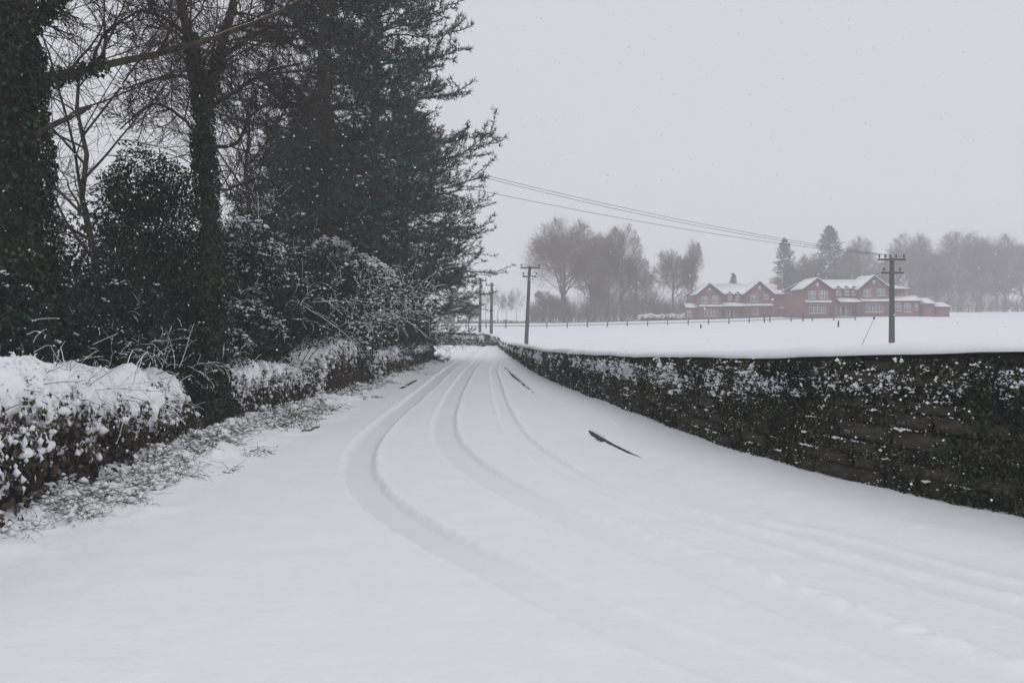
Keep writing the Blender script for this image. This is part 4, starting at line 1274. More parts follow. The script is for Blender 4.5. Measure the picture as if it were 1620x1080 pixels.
# ------------------------------------------------------------------ houses
def house(name, label, D, base_y, d):
    """d: the house's outline in photograph pixels, turned into metres at distance D"""
    m = D / FPX
    x_ref = d['x_ref']
    loc = P(x_ref, base_y, D)
    loc[2] -= 0.05
    X = lambda px: (px - x_ref) * m
    Z = lambda py: (base_y - py) * m
    root = thing(name, label, 'house', loc)
    fy, ry = 1.4, 5.4            # main front wall, ridge line (metres behind the gable fronts)
    zr, ze = Z(d['ridge']), Z(d['eave'])
    xl, xr = X(d['x0']), X(d['x1'])
    zb = -1.2
    g = Geo()
    g.box(xl + 0.15, xr, fy, 2 * ry - fy, zb, ze)
    # the main block's end under the left roof end
    for (a, p, b, za) in d['gables']:
        ex = (X(b) - X(a)) * 0.03
        g.extrude_y([(X(a) + ex, zb), (X(b) - ex, zb), (X(b) - ex, ze - 0.02), (X(p), Z(za) - 0.1), (X(a) + ex, ze - 0.02)], 0, ry)
    g.build('wall', M['brick'], root)
    # roofs
    g, s = Geo(), Geo()
    hx = X(d['hip'])
    polys = [[(xl - 0.2, fy - 0.45, ze - 0.12), (X(d['x1r']), fy - 0.45, ze - 0.12), (hx, ry, zr), (X(d['gables'][0][1]), ry, zr)],
             [(X(d['x1r']), 2 * ry - fy + 0.45, ze - 0.12), (xl - 0.2, 2 * ry - fy + 0.45, ze - 0.12), (X(d['gables'][0][1]), ry, zr), (hx, ry, zr)],
             [(X(d['x1r']), fy - 0.45, ze - 0.12), (X(d['x1r']), 2 * ry - fy + 0.45, ze - 0.12), (hx, ry, zr)]]
    for (a, p, b, za) in d['gables']:
        k = 0.3 / (X(p) - X(a))
        oz = (Z(za) - ze) * k
        polys.append([(X(a) - 0.3, -0.4, ze - oz), (X(p), -0.4, Z(za)), (X(p), ry, Z(za)), (X(a) - 0.3, ry, ze - oz)][::-1])
        polys.append([(X(p), -0.4, Z(za)), (X(b) + 0.3, -0.4, ze - oz), (X(b) + 0.3, ry, ze - oz), (X(p), ry, Z(za))][::-1])
    for q in polys:
        g.slab(q, 0.16)
        c = np.mean(np.array(q), axis=0)
        q2 = [tuple(c + (np.array(v) - c) * 0.985 + np.array([0, 0, 0.165])) for v in q]
        s.slab(q2, 0.16)
    roof = g.build('roof', M['slate'], root)
    s.build('roof_snow', M['field'], roof)
    if d.get('chimney'):
        a, b, t, u = d['chimney']
        g = Geo()
        g.box(X(a), X(b), ry - 2.9, ry - 2.1, Z(u), Z(t))
        g.box(X(a) - 0.06, X(b) + 0.06, ry - 2.96, ry - 2.04, Z(t), Z(t) + 0.1)
        ch = g.build('chimney', M['brick'], roof)
    # lean-to roofs and porch: (x0, x1, y of high edge, y of low edge, how far out)
    for nm, (a, b, hi, lo, out, wallto) in d['pents']:
        yb = 0.0 if any(gb[0] - 2 <= a and b <= gb[2] + 3 for gb in d['gables']) else fy
        g, s = Geo(), Geo()
        q = [(X(a), yb - out, Z(lo)), (X(b), yb - out, Z(lo)), (X(b), yb + 0.1, Z(hi)), (X(a), yb + 0.1, Z(hi))]
        g.slab(q, 0.1)
        s.slab([(v[0], v[1] + (0.03 if k < 2 else 0), v[2] + 0.103) for k, v in enumerate(q)], 0.12)
        pr = g.build(nm, M['slate'], root)
        s.build('roof_snow', M['field'], pr)
        if wallto:
            Geo().box(X(a) + 0.15, X(b) - 0.15, yb - out + 0.25, yb + 0.05, zb, Z(lo) - 0.003).build('lean_to_wall', M['brick'], root)
    # dormers
    for px in d['dormers']:
        wd, zt, zl = 0.62, ze + 0.42, ze - 1.25
        g = Geo()
        g.extrude_y([(X(px) - wd, zl), (X(px) + wd, zl), (X(px) + wd, ze - 0.15), (X(px), zt), (X(px) - wd, ze - 0.15)], fy - 0.35, fy + 1.2)
        dm = g.build('dormer', M['brick'], root)
        s = Geo()
        for sg in (-1, 1):
            q = [(X(px) + sg * (wd + 0.14), fy - 0.5, ze - 0.25), (X(px), fy - 0.5, zt + 0.02), (X(px), fy + 1.6, zt + 0.02), (X(px) + sg * (wd + 0.14), fy + 1.6, ze - 0.25)]
            s.slab(q, 0.1)
        s.build('dormer_roof', M['slate'], dm)
        win(root, X(px) - 0.36, X(px) + 0.36, zl + 0.25, ze - 0.2, fy - 0.35, 1)
    for (a, b, t, u, where, n) in d['windows']:
        win(root, X(a), X(b), Z(u), Z(t), 0.0 if where == 'g' else (fy if where == 'm' else where), n)
    a, b, t, u = d['door']
    g = Geo()
    g.box(X(a), X(b), fy - 0.1, fy - 0.02, Z(u) - 0.3, Z(t))
    dr = g.build('door', M['frame'], root)
    n = 3
    wdt = (X(b) - X(a)) / n
    for k in range(n):
        Geo().box(X(a) + wdt * k + 0.12, X(a) + wdt * (k + 1) - 0.12, fy - 0.13, fy - 0.095, Z(u) + 0.05, Z(t) - 0.15).build('door_leaf' if k == 1 else 'pane', M['door'] if k == 1 else M['glass'], dr)
    for (a, t) in d['vents']:
        g = Geo()
        ang = np.linspace(0, 2 * math.pi, 13)[:-1]
        g.extrude_y(np.column_stack([X(a) + 0.3 * np.cos(ang), Z(t) + 0.3 * np.sin(ang)]), -0.06, 0.02)
        g.build('round_vent', M['frame'], root)
    return root

def win(root, x0, x1, z0, z1, y, n):
    f = 0.1
    g = Geo()
    g.box(x0, x1, y - 0.09, y + 0.0, z1 - f, z1)
    g.box(x0, x1, y - 0.09, y + 0.0, z0, z0 + f)
    w_ = (x1 - x0) / n
    for k in range(n + 1):
        c = x0 + w_ * k
        g.box(max(x0, c - f / 2) + (0.0 if k else 0), min(x1, c + f / 2), y - 0.088, y + 0.0, z0 + f, z1 - f)
    zt = z0 + (z1 - z0) * 0.66
    for k in range(n):
        g.box(x0 + w_ * k + f / 2, x0 + w_ * (k + 1) - f / 2, y - 0.084, y, zt - 0.03, zt + 0.03)
    fr = g.build('window', M['frame'], root)
    for k in range(n):
        Geo().box(x0 + w_ * k + f / 2, x0 + w_ * (k + 1) - f / 2, y - 0.05, y - 0.015, z0 + f, z1 - f).build('pane', M['glass'], fr)
    Geo().box(x0 - 0.1, x1 + 0.1, y - 0.2, y - 0.092, z0 - 0.08, z0).build('sill', M['frame'], fr)

house('brick_house', 'smaller left red brick house with twin gables and a chimney, snow on its roof', 140, 504, dict(
    x_ref=1104, ridge=448.5, eave=465, x0=1104, x1=1248, x1r=1257, hip=1240,
    gables=[(1103.5, 1122, 1143, 449.2), (1177.5, 1201, 1222.5, 446)],
    chimney=(1239, 1246, 444.5, 463),
    pents=[('lean_to_roof', (1085, 1105, 480.5, 487, 1.2, True)), ('pent_roof', (1105, 1143, 482.5, 485.5, 0.9, False)), ('porch_roof', (1144, 1180, 477.5, 485, 2.2, False)), ('pent_roof', (1180, 1221, 481, 484.5, 0.9, False))],
    dormers=[1157, 1169.5],
    windows=[(1110, 1120, 468.5, 479, 'g', 2), (1126, 1136.5, 467.5, 478.5, 'g', 2), (1114, 1136, 488.5, 499.5, 'g', 4), (1187, 1198, 465.5, 476.5, 'g', 2), (1208, 1215.5, 465.5, 473, 'g', 1), (1191, 1200, 486.5, 497, 'g', 2), (1088, 1095, 490, 500, 0.45, 1)],
    door=(1152, 1170, 488.5, 503), vents=[(1122.5, 457.5), (1201.5, 454.5)]))
house('brick_house', 'larger right red brick house with twin gables behind the nearest telegraph pole', 125, 499, dict(
    x_ref=1272, ridge=441.5, eave=456.5, x0=1272, x1=1438, x1r=1444, hip=1386,
    gables=[(1271.5, 1292, 1313.5, 441), (1359, 1381, 1408, 437)],
    chimney=None,
    pents=[('pent_roof', (1273, 1313, 476, 479, 0.9, False)), ('porch_roof', (1326, 1359.5, 470.5, 478.5, 2.2, False)), ('pent_roof', (1360, 1407, 473.5, 477.5, 0.9, False)), ('lean_to_roof', (1410, 1456, 468.5, 476.5, 1.8, True)), ('lean_to_roof', (1457, 1474, 472, 481, 2.6, True)), ('garage_roof', (1474.5, 1498, 479, 486, 2.6, True))],
    dormers=[1330.5, 1343.5, 1355.5],
    windows=[(1279, 1290, 460, 472, 'g', 2), (1295, 1308, 459.5, 471.5, 'g', 3), (1280, 1306.5, 480.5, 495, 'g', 4), (1366, 1377, 457, 468.5, 'g', 2), (1387, 1399, 456.5, 467.5, 'g', 2), (1369, 1396.5, 479.5, 493, 'g', 5), (1415, 1424, 478.5, 491, -0.15, 1), (1429.5, 1440, 479, 493, -0.15, 2), (1446, 1451, 480, 490, -0.15, 1)],
    door=(1327, 1352, 483, 497.5), vents=[(1292.5, 449.5), (1382, 445)]))

# flat-roofed sheds between the houses, and a snowed-up bush by the right house
def shed(label, px0, px1, ytop, ybase, D):
    m = D / FPX
    loc = P(px0, ybase, D)
    root = thing('shed', label, 'shed', loc, group='sheds between the houses')
    wdt, ht = (px1 - px0) * m, (ybase - ytop) * m
    Geo().box(0.1, wdt - 0.1, 0, 3, -1.0, ht).build('wall', M['brick'], root)
    rf = Geo().box(0, wdt, -0.25, 3.2, ht + 0.002, ht + 0.14).build('roof', M['slate'], root)
    Geo().box(0.04, wdt - 0.04, -0.2, 3.15, ht + 0.143, ht + 0.32).build('roof_snow', M['field'], rf)
shed('low snow-topped shed between the two brick houses, the taller one', 1248, 1267, 478.5, 501, 143)
shed('low snow-topped shed in front between the two brick houses, the shorter one', 1240, 1264, 489, 502.5, 137)

# ------------------------------------------------------------------ distant bare trees
def to_dome(P0, D0, H, W, low=0.5):
    """how far a branch can run before it leaves the crown's domed outline"""
    c = np.array([0, 0, H * low])
    a = np.where(P0[:, 2:3] + D0[:, 2:3] > c[2], np.array([[W / 2, W / 2, H * (1 - low)]]), np.array([[W / 2, W / 2, H * low * 0.72]]))
    p, d = (P0 - c) / a, D0 / a
    A, B, C_ = (d * d).sum(1), (p * d).sum(1), (p * p).sum(1) - 1
    q = np.maximum(B * B - A * C_, 0)
    return np.maximum((-B + np.sqrt(q)) / A, 0.0)

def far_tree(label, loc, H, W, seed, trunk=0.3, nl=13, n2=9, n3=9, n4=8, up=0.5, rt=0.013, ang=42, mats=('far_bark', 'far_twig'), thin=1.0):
    """a bare broadleaf of height H and crown width W; the crown is its own mass of twigs"""
    r = np.random.default_rng(seed)
    root = thing('bare_tree', label, 'tree', loc)
    gl, gt = Geo(), Geo()
    K = 9
    tp = np.column_stack([np.cumsum(r.normal(0, 0.012 * H, K)), np.cumsum(r.normal(0, 0.012 * H, K)), np.linspace(-0.5, H * 0.64, K)])
    tp[:, :2] -= tp[0, :2]
    tr = np.linspace(0.024 * H, 0.006 * H, K) * thin
    tubes(gl, tp[None], tr[None], 8)
    P0, D0, r0, t, idx = sprout(r, tp[None], tr[None], nl, trunk / 0.64, 1.0, ang, 10)
    L1 = np.interp(t, [trunk / 0.64, 0.6, 1.0], [0.6 * W, 0.58 * W, 0.4 * H]) * r.uniform(0.8, 1.15, nl)
    Dm = nrm(D0 + np.array([0, 0, up * 0.5]))
    L1 = np.clip(to_dome(P0, Dm, H, W) * r.uniform(0.78, 0.95, nl), 0.15 * H, 0.75 * W)
    b1 = grow(r, P0, D0, L1, 8, up, 0.09)
    q1 = taper(np.clip(r0 * 0.55, 0.03 * thin, None), np.full(nl, 0.02 * thin), 8)
    tubes(gl, b1, q1, 5)
    P0, D0, r0, t, idx = sprout(r, b1, q1, n2, 0.22, 1.0, 42, 12)
    L2 = L1[idx] * (0.55 - 0.28 * t) * r.uniform(0.7, 1.25, len(t))
    L2 = np.clip(np.minimum(L2 * 1.35, to_dome(P0, D0, H, W) * 0.92), 0.3, None)
    b2 = grow(r, P0, D0, L2, 6, 0.18, 0.11)
    q2 = taper(np.clip(r0 * 0.5, 0.025 * thin, None), np.full(len(t), 0.016 * thin), 6)
    tubes(gl, b2, q2, 4)
    P0, D0, r0, t, idx = sprout(r, b2, q2, n3, 0.15, 1.0, 42, 13)
    L3 = L2[idx] * (0.6 - 0.25 * t) * r.uniform(0.7, 1.3, len(t))
    L3 = np.clip(np.minimum(L3 * 1.35, to_dome(P0, D0, H, W) + 0.15), 0.25, None)
    b3 = grow(r, P0, D0, L3, 4, 0.12, 0.12)
    tubes(gt, b3, taper(np.full(len(t), rt * 1.5), np.full(len(t), rt), 4), 3)
    P0, D0, r0, t, idx = sprout(r, b3, np.full((len(b3), 4), 0.02), n4, 0.1, 1.0, 40, 14)
    b4 = grow(r, P0, D0, L3[idx] * 0.55 * r.uniform(0.6, 1.4, len(t)), 2, 0.1, 0.14)
    tubes(gt, b4, taper(np.full(len(t), rt), np.full(len(t), rt * 0.55), 2), 3)
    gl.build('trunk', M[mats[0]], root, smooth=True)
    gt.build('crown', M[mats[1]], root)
    return root

wt = far_tree('thin bare tree in the wood seen between the ivy-hung trunk and the forked tree', (-8.3, 15.5, 0.3), 10.5, 7.5, 741, 0.28, 13, 7, 7, 5, 0.3, 0.005, 50, ('bark', 'twig'), 0.45)
wt['group'] = 'thin bare trees in the wood'
copy_tree(wt, (-6.3, 18.0, 0.3), 2.4, (0.7, 0.7, 1.0), 'thin bare tree in the wood between the forked tree and the nearest conifer', 'thin bare trees in the wood')

def on(px, D):
    x = (px - 810) / FPX * D
    return (x, D, gz(x, D) - 0.05)
def hgt(px, ytop, D):
    return P(px, ytop, D)[2] - on(px, D)[2]

GT = 'bare trees beyond the snowy field'
D1 = 150
f1 = far_tree('broad round-headed bare tree, leftmost of the big trees beyond the field', on(893, D1), hgt(893, 343, D1) * 0.99, 16.5, 701, 0.2, 20, 10, 9, 7, 0.4, 0.0125, 46)
f2 = far_tree('upright slim-headed bare tree with fork rising above its neighbours beyond the field', on(984, 152), hgt(984, 352, 152), 9.0, 711, 0.24, 16, 9, 9, 8, 0.8, 0.012, ang=36)
f3 = far_tree('flat-topped bare tree standing left of the smaller brick house', on(1064, 165), hgt(1064, 384, 165), 10.0, 721, 0.26, 16, 9, 9, 8, 0.45, 0.0125, 55)
f4 = far_tree('thick-crowned bare tree tucked behind the broad round-headed one', on(938, 156), hgt(938, 360, 156), 11.0, 731, 0.2, 17, 9, 9, 8, 0.5, 0.0125, 52)
for o in (f1, f2, f3, f4):
    o['group'] = GT
H1, H2, H3, H4 = hgt(893, 343, D1), hgt(984, 352, 152), hgt(1064, 384, 165), hgt(938, 360, 156)
def put(src, Hs, px, ytop, D, wsc, rz, lab):
    k = hgt(px, ytop, D) / Hs
    copy_tree(src, on(px, D), rz, (k * wsc, k * wsc, k), lab, GT)
put(f2, H2, 1096, 377, 160, 0.6, 2.1, 'tall thin bare tree just right of the flat-topped one')
put(f1, H1, 963, 398, 160, 0.6, 1.0, 'smaller bare tree in the gap left of the upright slim-headed tree')
put(f3, H3, 1006, 398, 172, 0.8, 2.0, 'hazy bare tree right behind the upright slim-headed tree')
put(f2, H2, 950, 432, 145, 0.9, 0.5, 'small bare tree standing in front of the big trees near the fence')
put(f4, H4, 860, 455, 165, 1.1, 4.0, 'low hazy bare tree at the left foot of the broad leftmost tree')
put(f3, H3, 884, 462, 168, 1.1, 5.0, 'low bare tree under the broad leftmost tree')
# the grove behind the houses
put(f3, H3, 1262, 405, 178, 0.95, 0.7, 'bare tree behind the gap between the two houses')
put(f1, H1, 1281, 398, 186, 0.7, 2.6, 'bare tree left of the pointed evergreen behind the houses')
put(f4, H4, 1335, 393, 180, 0.95, 1.8, 'bare tree directly behind the larger house, left of its right gable')
put(f1, H1, 1358, 372, 192, 0.6, 0.3, 'tall bare tree behind the right gable of the larger house')
put(f3, H3, 1413, 390, 200, 0.8, 3.0, 'small-crowned bare tree just right of the nearest telegraph pole')
put(f1, H1, 1440, 366, 205, 0.85, 5.3, 'big rounded bare tree right of the larger house')
put(f4, H4, 1480, 392, 195, 1.1, 2.2, 'bare tree filling the dip between the two big rounded right trees')
put(f1, H1, 1518, 362, 205, 0.9, 3.7, 'big rounded bare tree near the right edge, the highest there')
put(f3, H3, 1552, 378, 200, 1.0, 1.4, 'bare tree between the two highest crowns at the right edge')
put(f1, H1, 1578, 368, 210, 0.85, 0.9, 'rounded bare tree second from the right edge')
put(f4, H4, 1618, 377, 205, 1.2, 4.9, 'bare tree cut by the right edge of the picture')
put(f4, H4, 1660, 372, 205, 1.2, 1.9, 'bare tree whose twigs enter at the right edge of the picture')
put(f3, H3, 1462, 430, 185, 1.4, 5.9, 'low bare tree over the garage of the larger house')
put(f3, H3, 1500, 425, 190, 1.4, 1.9, 'low bare tree behind the right end of the garage')
put(f4, H4, 1545, 430, 188, 1.4, 3.1, 'low bare tree in front of the big right trees')
put(f3, H3, 1590, 428, 190, 1.4, 4.1, 'low bare tree low down by the right edge')
put(f4, H4, 1240, 430, 185, 1.3, 0.2, 'low bushy bare tree right behind the chimney of the smaller house')
put(f4, H4, 1310, 425, 182, 1.3, 5.4, 'low bushy bare tree behind the left gable of the larger house')
put(f4, H4, 1385, 420, 185, 1.3, 2.9, 'low bushy bare tree behind the ridge of the larger house')
# evergreens behind the houses
def pine(px, ytop, D, Wm, rz, lab):
    H = hgt(px, ytop, D)
    copy_tree(cB, on(px, D), rz, (Wm / 4.7, Wm / 4.7, H / 18.5), lab, 'conifers')
pine(1311, 357, 176, 4.6, 0.4, 'pointed evergreen standing highest behind the two houses')
pine(1241, 377, 172, 3.4, 2.7, 'slim evergreen rising right of the smaller house roof')
pine(1160, 432, 160, 1.6, 1.4, 'tiny tree top showing above the smaller house roof')
# thin hazy trees on the left of the open gap
put(wt, 10.5, 818, 452, 175, 0.75, 1.2, 'hazy thin tree left of the middle telegraph pole')
put(wt, 10.5, 800, 458, 178, 0.75, 4.2, 'hazy thin tree in the gap above the bend')
put(wt, 10.5, 786, 452, 170, 0.75, 3.2, 'hazy tree close right of the far telegraph poles')
put(wt, 10.5, 768, 448, 168, 0.75, 2.2, 'hazy tree between the two far telegraph poles')
put(f3, H3, 741, 468, 92, 1.0, 0.6, 'small bare tree beyond the far wall, left of the far poles')
put(f4, H4, 708, 474, 98, 1.0, 2.9, 'small bare tree beyond the far wall, half hidden by the boughs')
put(f3, H3, 725, 455, 150, 1.2, 1.9, 'hazy bare tree far behind the small ones beyond the far wall')

# low scrub at the feet of the trees
def scrub(label, px0, px1, ytop, D, seed, mat_, n, snow=0.0):
    r = np.random.default_rng(seed)
    x0, x1 = (px0 - 810) / FPX * D, (px1 - 810) / FPX * D
    loc = np.array(on((px0 + px1) / 2, D))
    H = hgt((px0 + px1) / 2, ytop, D)
    root = thing('scrub_thicket', label, 'thicket', loc, group='thickets at the foot of the far trees')
    gt, gs = Geo(), Geo()
    X = r.uniform(x0, x1, n)
    Y = D + r.uniform(-1.5, 1.5, n)
    top = H * (0.75 + 0.35 * fbm(np.column_stack([X * 0.5, Y * 0]), seed, 3))
    P0 = np.column_stack([X, Y, field_z(X, Y) - 0.1])
    b = grow(r, P0, nrm(np.column_stack([r.normal(0, 0.3, n), r.normal(0, 0.3, n), np.ones(n)])), top * r.uniform(0.6, 1.1, n), 4, 0.1, 0.16)
    q = taper(np.full(n, 0.035), np.full(n, 0.012), 4)
    tubes(gt, b, q, 3)
    P1, D1_, r1, t, idx = sprout(r, b, q, 7, 0.15, 1.0, 45, 12)
    tubes(gt, grow(r, P1, D1_, top[idx] * 0.3 * r.uniform(0.5, 1.3, len(t)), 2, 0.2, 0.15), taper(np.full(len(t), 0.022), np.full(len(t), 0.01), 2), 3)
    tag(gt.build('stems', mat_, root, loc=loc), kind='stuff')
    if snow:
        c = b[:, -1]
        c = c[r.uniform(0, 1, len(c)) < snow]
        z = r.uniform(0.15, 0.35, len(c))
        lumps(gs, r, c, np.column_stack([z * 1.5, z * 1.5, z * 0.6]), ICO0, 0.2)
        tag(gs.build('clinging_snow', M['field'], root, smooth=True, loc=loc), kind='stuff')
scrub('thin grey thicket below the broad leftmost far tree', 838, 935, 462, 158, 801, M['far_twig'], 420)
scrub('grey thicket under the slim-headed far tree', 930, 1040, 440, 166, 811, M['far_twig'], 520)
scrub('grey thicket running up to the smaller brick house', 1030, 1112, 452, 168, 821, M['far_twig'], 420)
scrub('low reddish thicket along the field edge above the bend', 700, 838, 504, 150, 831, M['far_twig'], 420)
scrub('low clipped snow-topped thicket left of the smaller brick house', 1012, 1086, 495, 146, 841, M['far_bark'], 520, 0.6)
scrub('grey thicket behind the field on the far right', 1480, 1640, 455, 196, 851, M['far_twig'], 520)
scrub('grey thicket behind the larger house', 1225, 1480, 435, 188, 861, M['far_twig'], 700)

# ------------------------------------------------------------------ rail fences across the field
def rail_fence(label, pts, step, hp, grp):
    """pts: (px, D) along the fence"""
    xy = np.array([((p - 810) / FPX * d, d) for p, d in pts])
    sl = np.concatenate([[0], np.cumsum(np.linalg.norm(np.diff(xy, axis=0), axis=1))])
    n = int(sl[-1] / step)
    s = np.arange(n + 1) * step
    X, Y = np.interp(s, sl, xy[:, 0]), np.interp(s, sl, xy[:, 1])
    Zg = field_z(X, Y)
    loc = np.array([X[0], Y[0], Zg[0]])
    root = thing('rail_fence', label, 'fence', loc, group=grp)
    rr = np.random.default_rng(871)
    post = rail = None
    for k in range(n + 1):
        if post is None:
            post = Geo().box(-0.075, 0.075, -0.07, 0.07, -0.5, hp).build('post', M['fence'], root)
            o = post
        else:
            o = post.copy()
            COL.objects.link(o)
        o.location = np.array([X[k], Y[k], Zg[k]]) - loc
        o.rotation_euler = (rr.normal(0, 0.03), rr.normal(0, 0.03), rr.normal(0, 0.1))
        o.scale = (1, 1, rr.uniform(0.93, 1.08))
        if k < n:
            for zr in (0.38, 0.82):
                a = np.array([X[k], Y[k], Zg[k] + hp * zr])
                b = np.array([X[k + 1], Y[k + 1], Zg[k + 1] + hp * zr])
                if rail is None:
                    rail = Geo().box(0, 1, -0.11, -0.072, -0.05, 0.05).build('rail', M['fence'], root)
                    q = rail
                else:
                    q = rail.copy()
                    COL.objects.link(q)
                dv = b - a
                q.location = a - loc
                q.rotation_euler = (0, -math.atan2(dv[2], math.hypot(dv[0], dv[1])), math.atan2(dv[1], dv[0]))
                q.scale = (float(np.linalg.norm(dv)), 1, 1)
    return root
rail_fence('wooden post and rail fence running across the snowy field in front of the houses', [(672, 106), (800, 110), (1000, 112), (1200, 112), (1385, 110)], 3.0, 0.95, 'rail fences')
rail_fence('distant post and rail fence at the far right beyond the larger house', [(1496, 172), (1560, 176), (1660, 178)], 3.4, 1.0, 'rail fences')

# ------------------------------------------------------------------ telegraph poles and wires
def pole(label, px_b, px_t, D, ytop, rad, arms, grp='telegraph poles'):
    loc = np.array(on(px_b, D))
    root = thing('telegraph_pole', label, 'pole', loc, group=grp)
    top = P(px_t, ytop, D) - loc
    g = Geo()
    k = np.linspace(-0.08, 1, 7)[:, None]
    pth = top[None] * k
    tubes(g, pth[None], np.linspace(rad * 1.15, rad * 0.8, 7)[None], 12, cap=True)
    g.build('post', M['pole'], root, smooth=True)
    tips = []
    for (dz, xa, xb, ins) in arms:
        c = top + np.array([0, -rad - 0.05, dz])
        arm = Geo().box(c[0] + xa, c[0] + xb, c[1] - 0.05, c[1] + 0.05, c[2] - 0.06, c[2] + 0.06).build('crossarm', M['pole'], root)
        for xi in ins:
            g = Geo()
            prof = [(0.0, 0.018), (0.08, 0.02), (0.085, 0.06), (0.15, 0.07), (0.17, 0.045), (0.24, 0.055), (0.27, 0.02), (0.275, 0.002)]
            pp = np.array([(c[0] + xi, c[1], c[2] + 0.06 + z) for z, _ in prof])
            tubes(g, pp[None], np.array([[q for _, q in prof]]), 10)
            g.build('insulator', M['insulator'], arm, smooth=True)
            tips.append(loc + np.array([c[0] + xi, c[1], c[2] + 0.28]))
    return root, loc + top, tips
_, t1, tips1 = pole('thick telegraph pole in the field before the larger brick house', 1411, 1411, 48, 408, 0.165, [(-0.12, -0.98, 0.75, (-0.9, -0.52, -0.2, 0.15, 0.65)), (-0.95, -0.75, 0.62, (-0.6, 0.42))])
pole('telegraph pole with two crossarms standing in the field by the bend', 832.5, 838, 62, 421, 0.15, [(-0.15, -0.75, 0.85, (-0.68, 0.75)), (-0.85, -0.6, 0.62, (-0.52, 0.54))])
pole('far telegraph pole seen past the conifers, the right one of the two', 777, 778, 84, 447, 0.16, [(-0.3, -0.7, 0.3, (-0.6,))])
pole('far telegraph pole close against the conifer boughs, the left one of the two', 759, 760.5, 88, 440, 0.16, [(-0.3, -0.7, 0.7, (-0.6, 0.6))])
_, t0, tips0 = pole('telegraph pole hidden among the dark conifers that carries the wires on the left', 640, 640, 33.5, 232, 0.15, [(-0.15, -0.85, 0.85, (-0.7, 0.0, 0.7)), (-1.05, -0.6, 0.6, (-0.5, 0.5))])
def wire(label, a, b, sag, rad=0.011):
    n = 40
    t = np.linspace(0, 1, n)[:, None]
    c = a * (1 - t) + b * t
    c[:, 2] -= (4 * sag * t * (1 - t))[:, 0]
    g = Geo()
    tubes(g, c[None], np.full((1, n), rad), 5)
    tag(g.build('overhead_wire', M['wire'], loc=tuple(a)), label, 'wire', 'overhead wires')
wire('overhead wire from the conifers to the nearest pole, the highest of the close pair', P(640, 245, 33.5), tips1[2], 0.42)
wire('overhead wire from the conifers to the nearest pole, the lower of the close pair', P(640, 248, 33.7), tips1[1], 0.50)
wire('lowest overhead wire dipping from the conifers to the nearest pole', P(640, 276, 33.5), tips1[0], 0.38)

# stay of the nearest pole, field markers, sign at the bend
a, b = P(1383, 503, 52), np.array(on(1361, 46.5))
g = Geo()
tubes(g, np.stack([b, a])[None], np.array([[0.014, 0.014]]), 6)
st = thing('leaning_stake', 'thin leaning stake with a dark knob left of the nearest telegraph pole', 'stake', tuple(b))
g.build('rod', M['wire'], st, smooth=True, loc=b)
g = Geo()
lumps(g, np.random.default_rng(3), np.array([a]), np.array([[0.085, 0.085, 0.09]]), ICO1, 0.05)
g.build('knob', M['insulator'], st, smooth=True, loc=b)
for px, D, hh, lab in ((1108.5, 96, 0.55, 'short dark marker stump in the field left of the houses'), (1326, 92, 0.85, 'thin dark marker stump in the field before the larger house'), (1209, 110.5, 1.25, 'stout dark fence-side stump below the right gable of the smaller house'), (1270, 110.5, 1.2, 'stout dark fence-side stump between the two houses')):
    l = np.array(on(px, D))
    g = Geo()
    pth = np.array([(0, 0, -0.2), (0.01, 0, 0.3 * hh), (0.03, 0.01, 0.7 * hh), (0.02, 0, hh)])
    tubes(g, pth[None], np.array([[0.11, 0.1, 0.12, 0.08]]), 8, cap=True)
    o = g.build('marker_stump', M['sign'], None, smooth=True, loc=(0, 0, 0))
    o.location = l
    tag(o, lab, 'stump', 'markers in the snowy field')
l = np.array([P(770.5, 545, 65.0)[0], 65.0, 0.0])
l[2] = float(road_z(np.array([l[0]]), np.array([l[1]]))[0])
sg = thing('road_marker', 'small dark board on two legs in front of the far wall at the bend', 'sign', tuple(l))
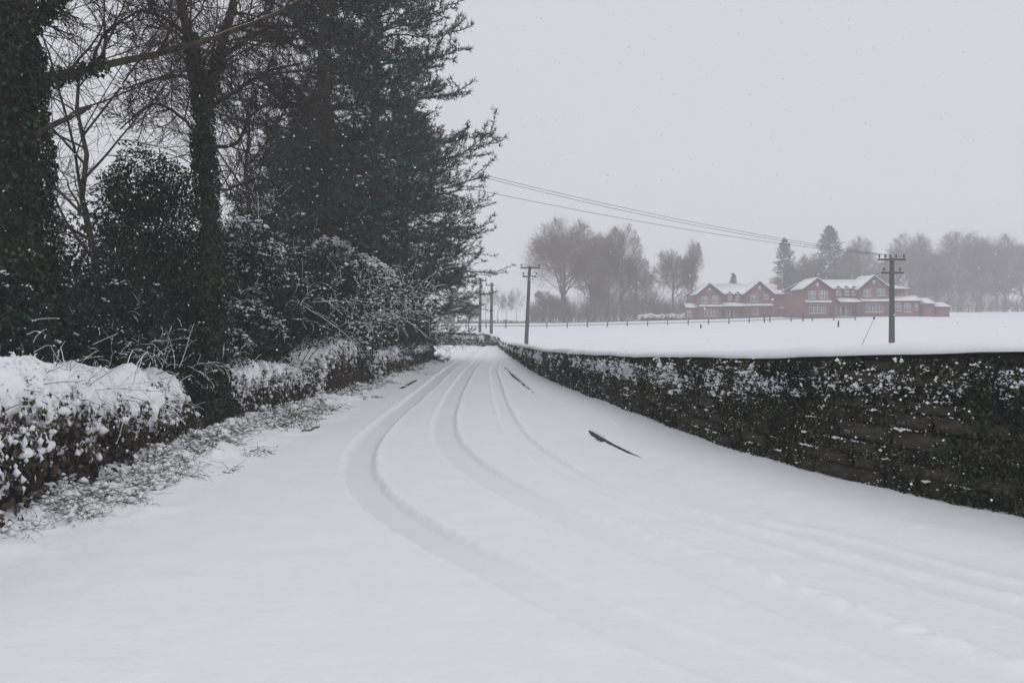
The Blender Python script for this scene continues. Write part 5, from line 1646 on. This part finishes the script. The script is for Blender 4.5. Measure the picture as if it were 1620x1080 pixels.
for sx in (-0.16, 0.16):
    g = Geo().box(sx - 0.05, sx + 0.05, -0.04, 0.04, -0.3, 0.52)
    g.build('leg', M['sign'], sg)
Geo().box(-0.24, 0.24, -0.065, -0.042, 0.4, 0.95).build('board', M['sign'], sg)
Geo().box(-0.26, 0.26, -0.08, 0.05, 0.953, 1.02).build('snow_cap', M['clump'], sg)

# ------------------------------------------------------------------ falling snow and the air
r = np.random.default_rng(901)
n = 22000
Y = 1.6 + 44 * r.uniform(0, 1, n) ** 0.55
X = r.uniform(-0.78, 0.78, n) * (Y + 2)
Z = r.uniform(0.15, 0.52, n) * 0 + r.uniform(0.2, 1.0, n) * (2.2 + 0.52 * Y)
keep = Z > 0.25
C = np.column_stack([X, Y, Z])[keep]
m = len(C)
sz = r.lognormal(-5.0, 0.45, m)
sz = np.minimum(sz, 0.0013 * C[:, 1] + 0.0012)
g = Geo()
fn = nrm(r.normal(size=(m, 3)))
fa = perp(r, fn)
fb = np.cross(fn, fa)
ang = np.arange(6) * math.pi / 3
rad = sz[:, None] * r.uniform(0.75, 1.25, (m, 6))
V = C[:, None, :] + rad[:, :, None] * (np.cos(ang)[None, :, None] * fa[:, None, :] + np.sin(ang)[None, :, None] * fb[:, None, :])
b0 = (np.arange(m) * 6)[:, None]
g.add(V.reshape(-1, 3), Q=np.vstack([b0 + np.array([[0, 1, 2, 3]]), b0 + np.array([[3, 4, 5, 0]])]))
tag(g.build('falling_snow', M['flake']), 'snowflakes drifting down through the air', 'snow', kind='stuff')

hm = bpy.data.materials.new('haze')
hm.use_nodes = True
t = hm.node_tree
t.nodes.clear()
pv = t.nodes.new('ShaderNodeVolumePrincipled')
pv.inputs['Color'].default_value = (0.968, 0.956, 0.976, 1)
pv.inputs['Density'].default_value = 0.0028
pv.inputs['Anisotropy'].default_value = 0.0
mo = t.nodes.new('ShaderNodeOutputMaterial')
t.links.new(pv.outputs[0], mo.inputs['Volume'])
hz = Geo().box(-320, 320, -55, 400, -2.0, 27.0).build('haze', hm)
tag(hz, 'pale falling-snow haze in the air', 'haze', kind='stuff')
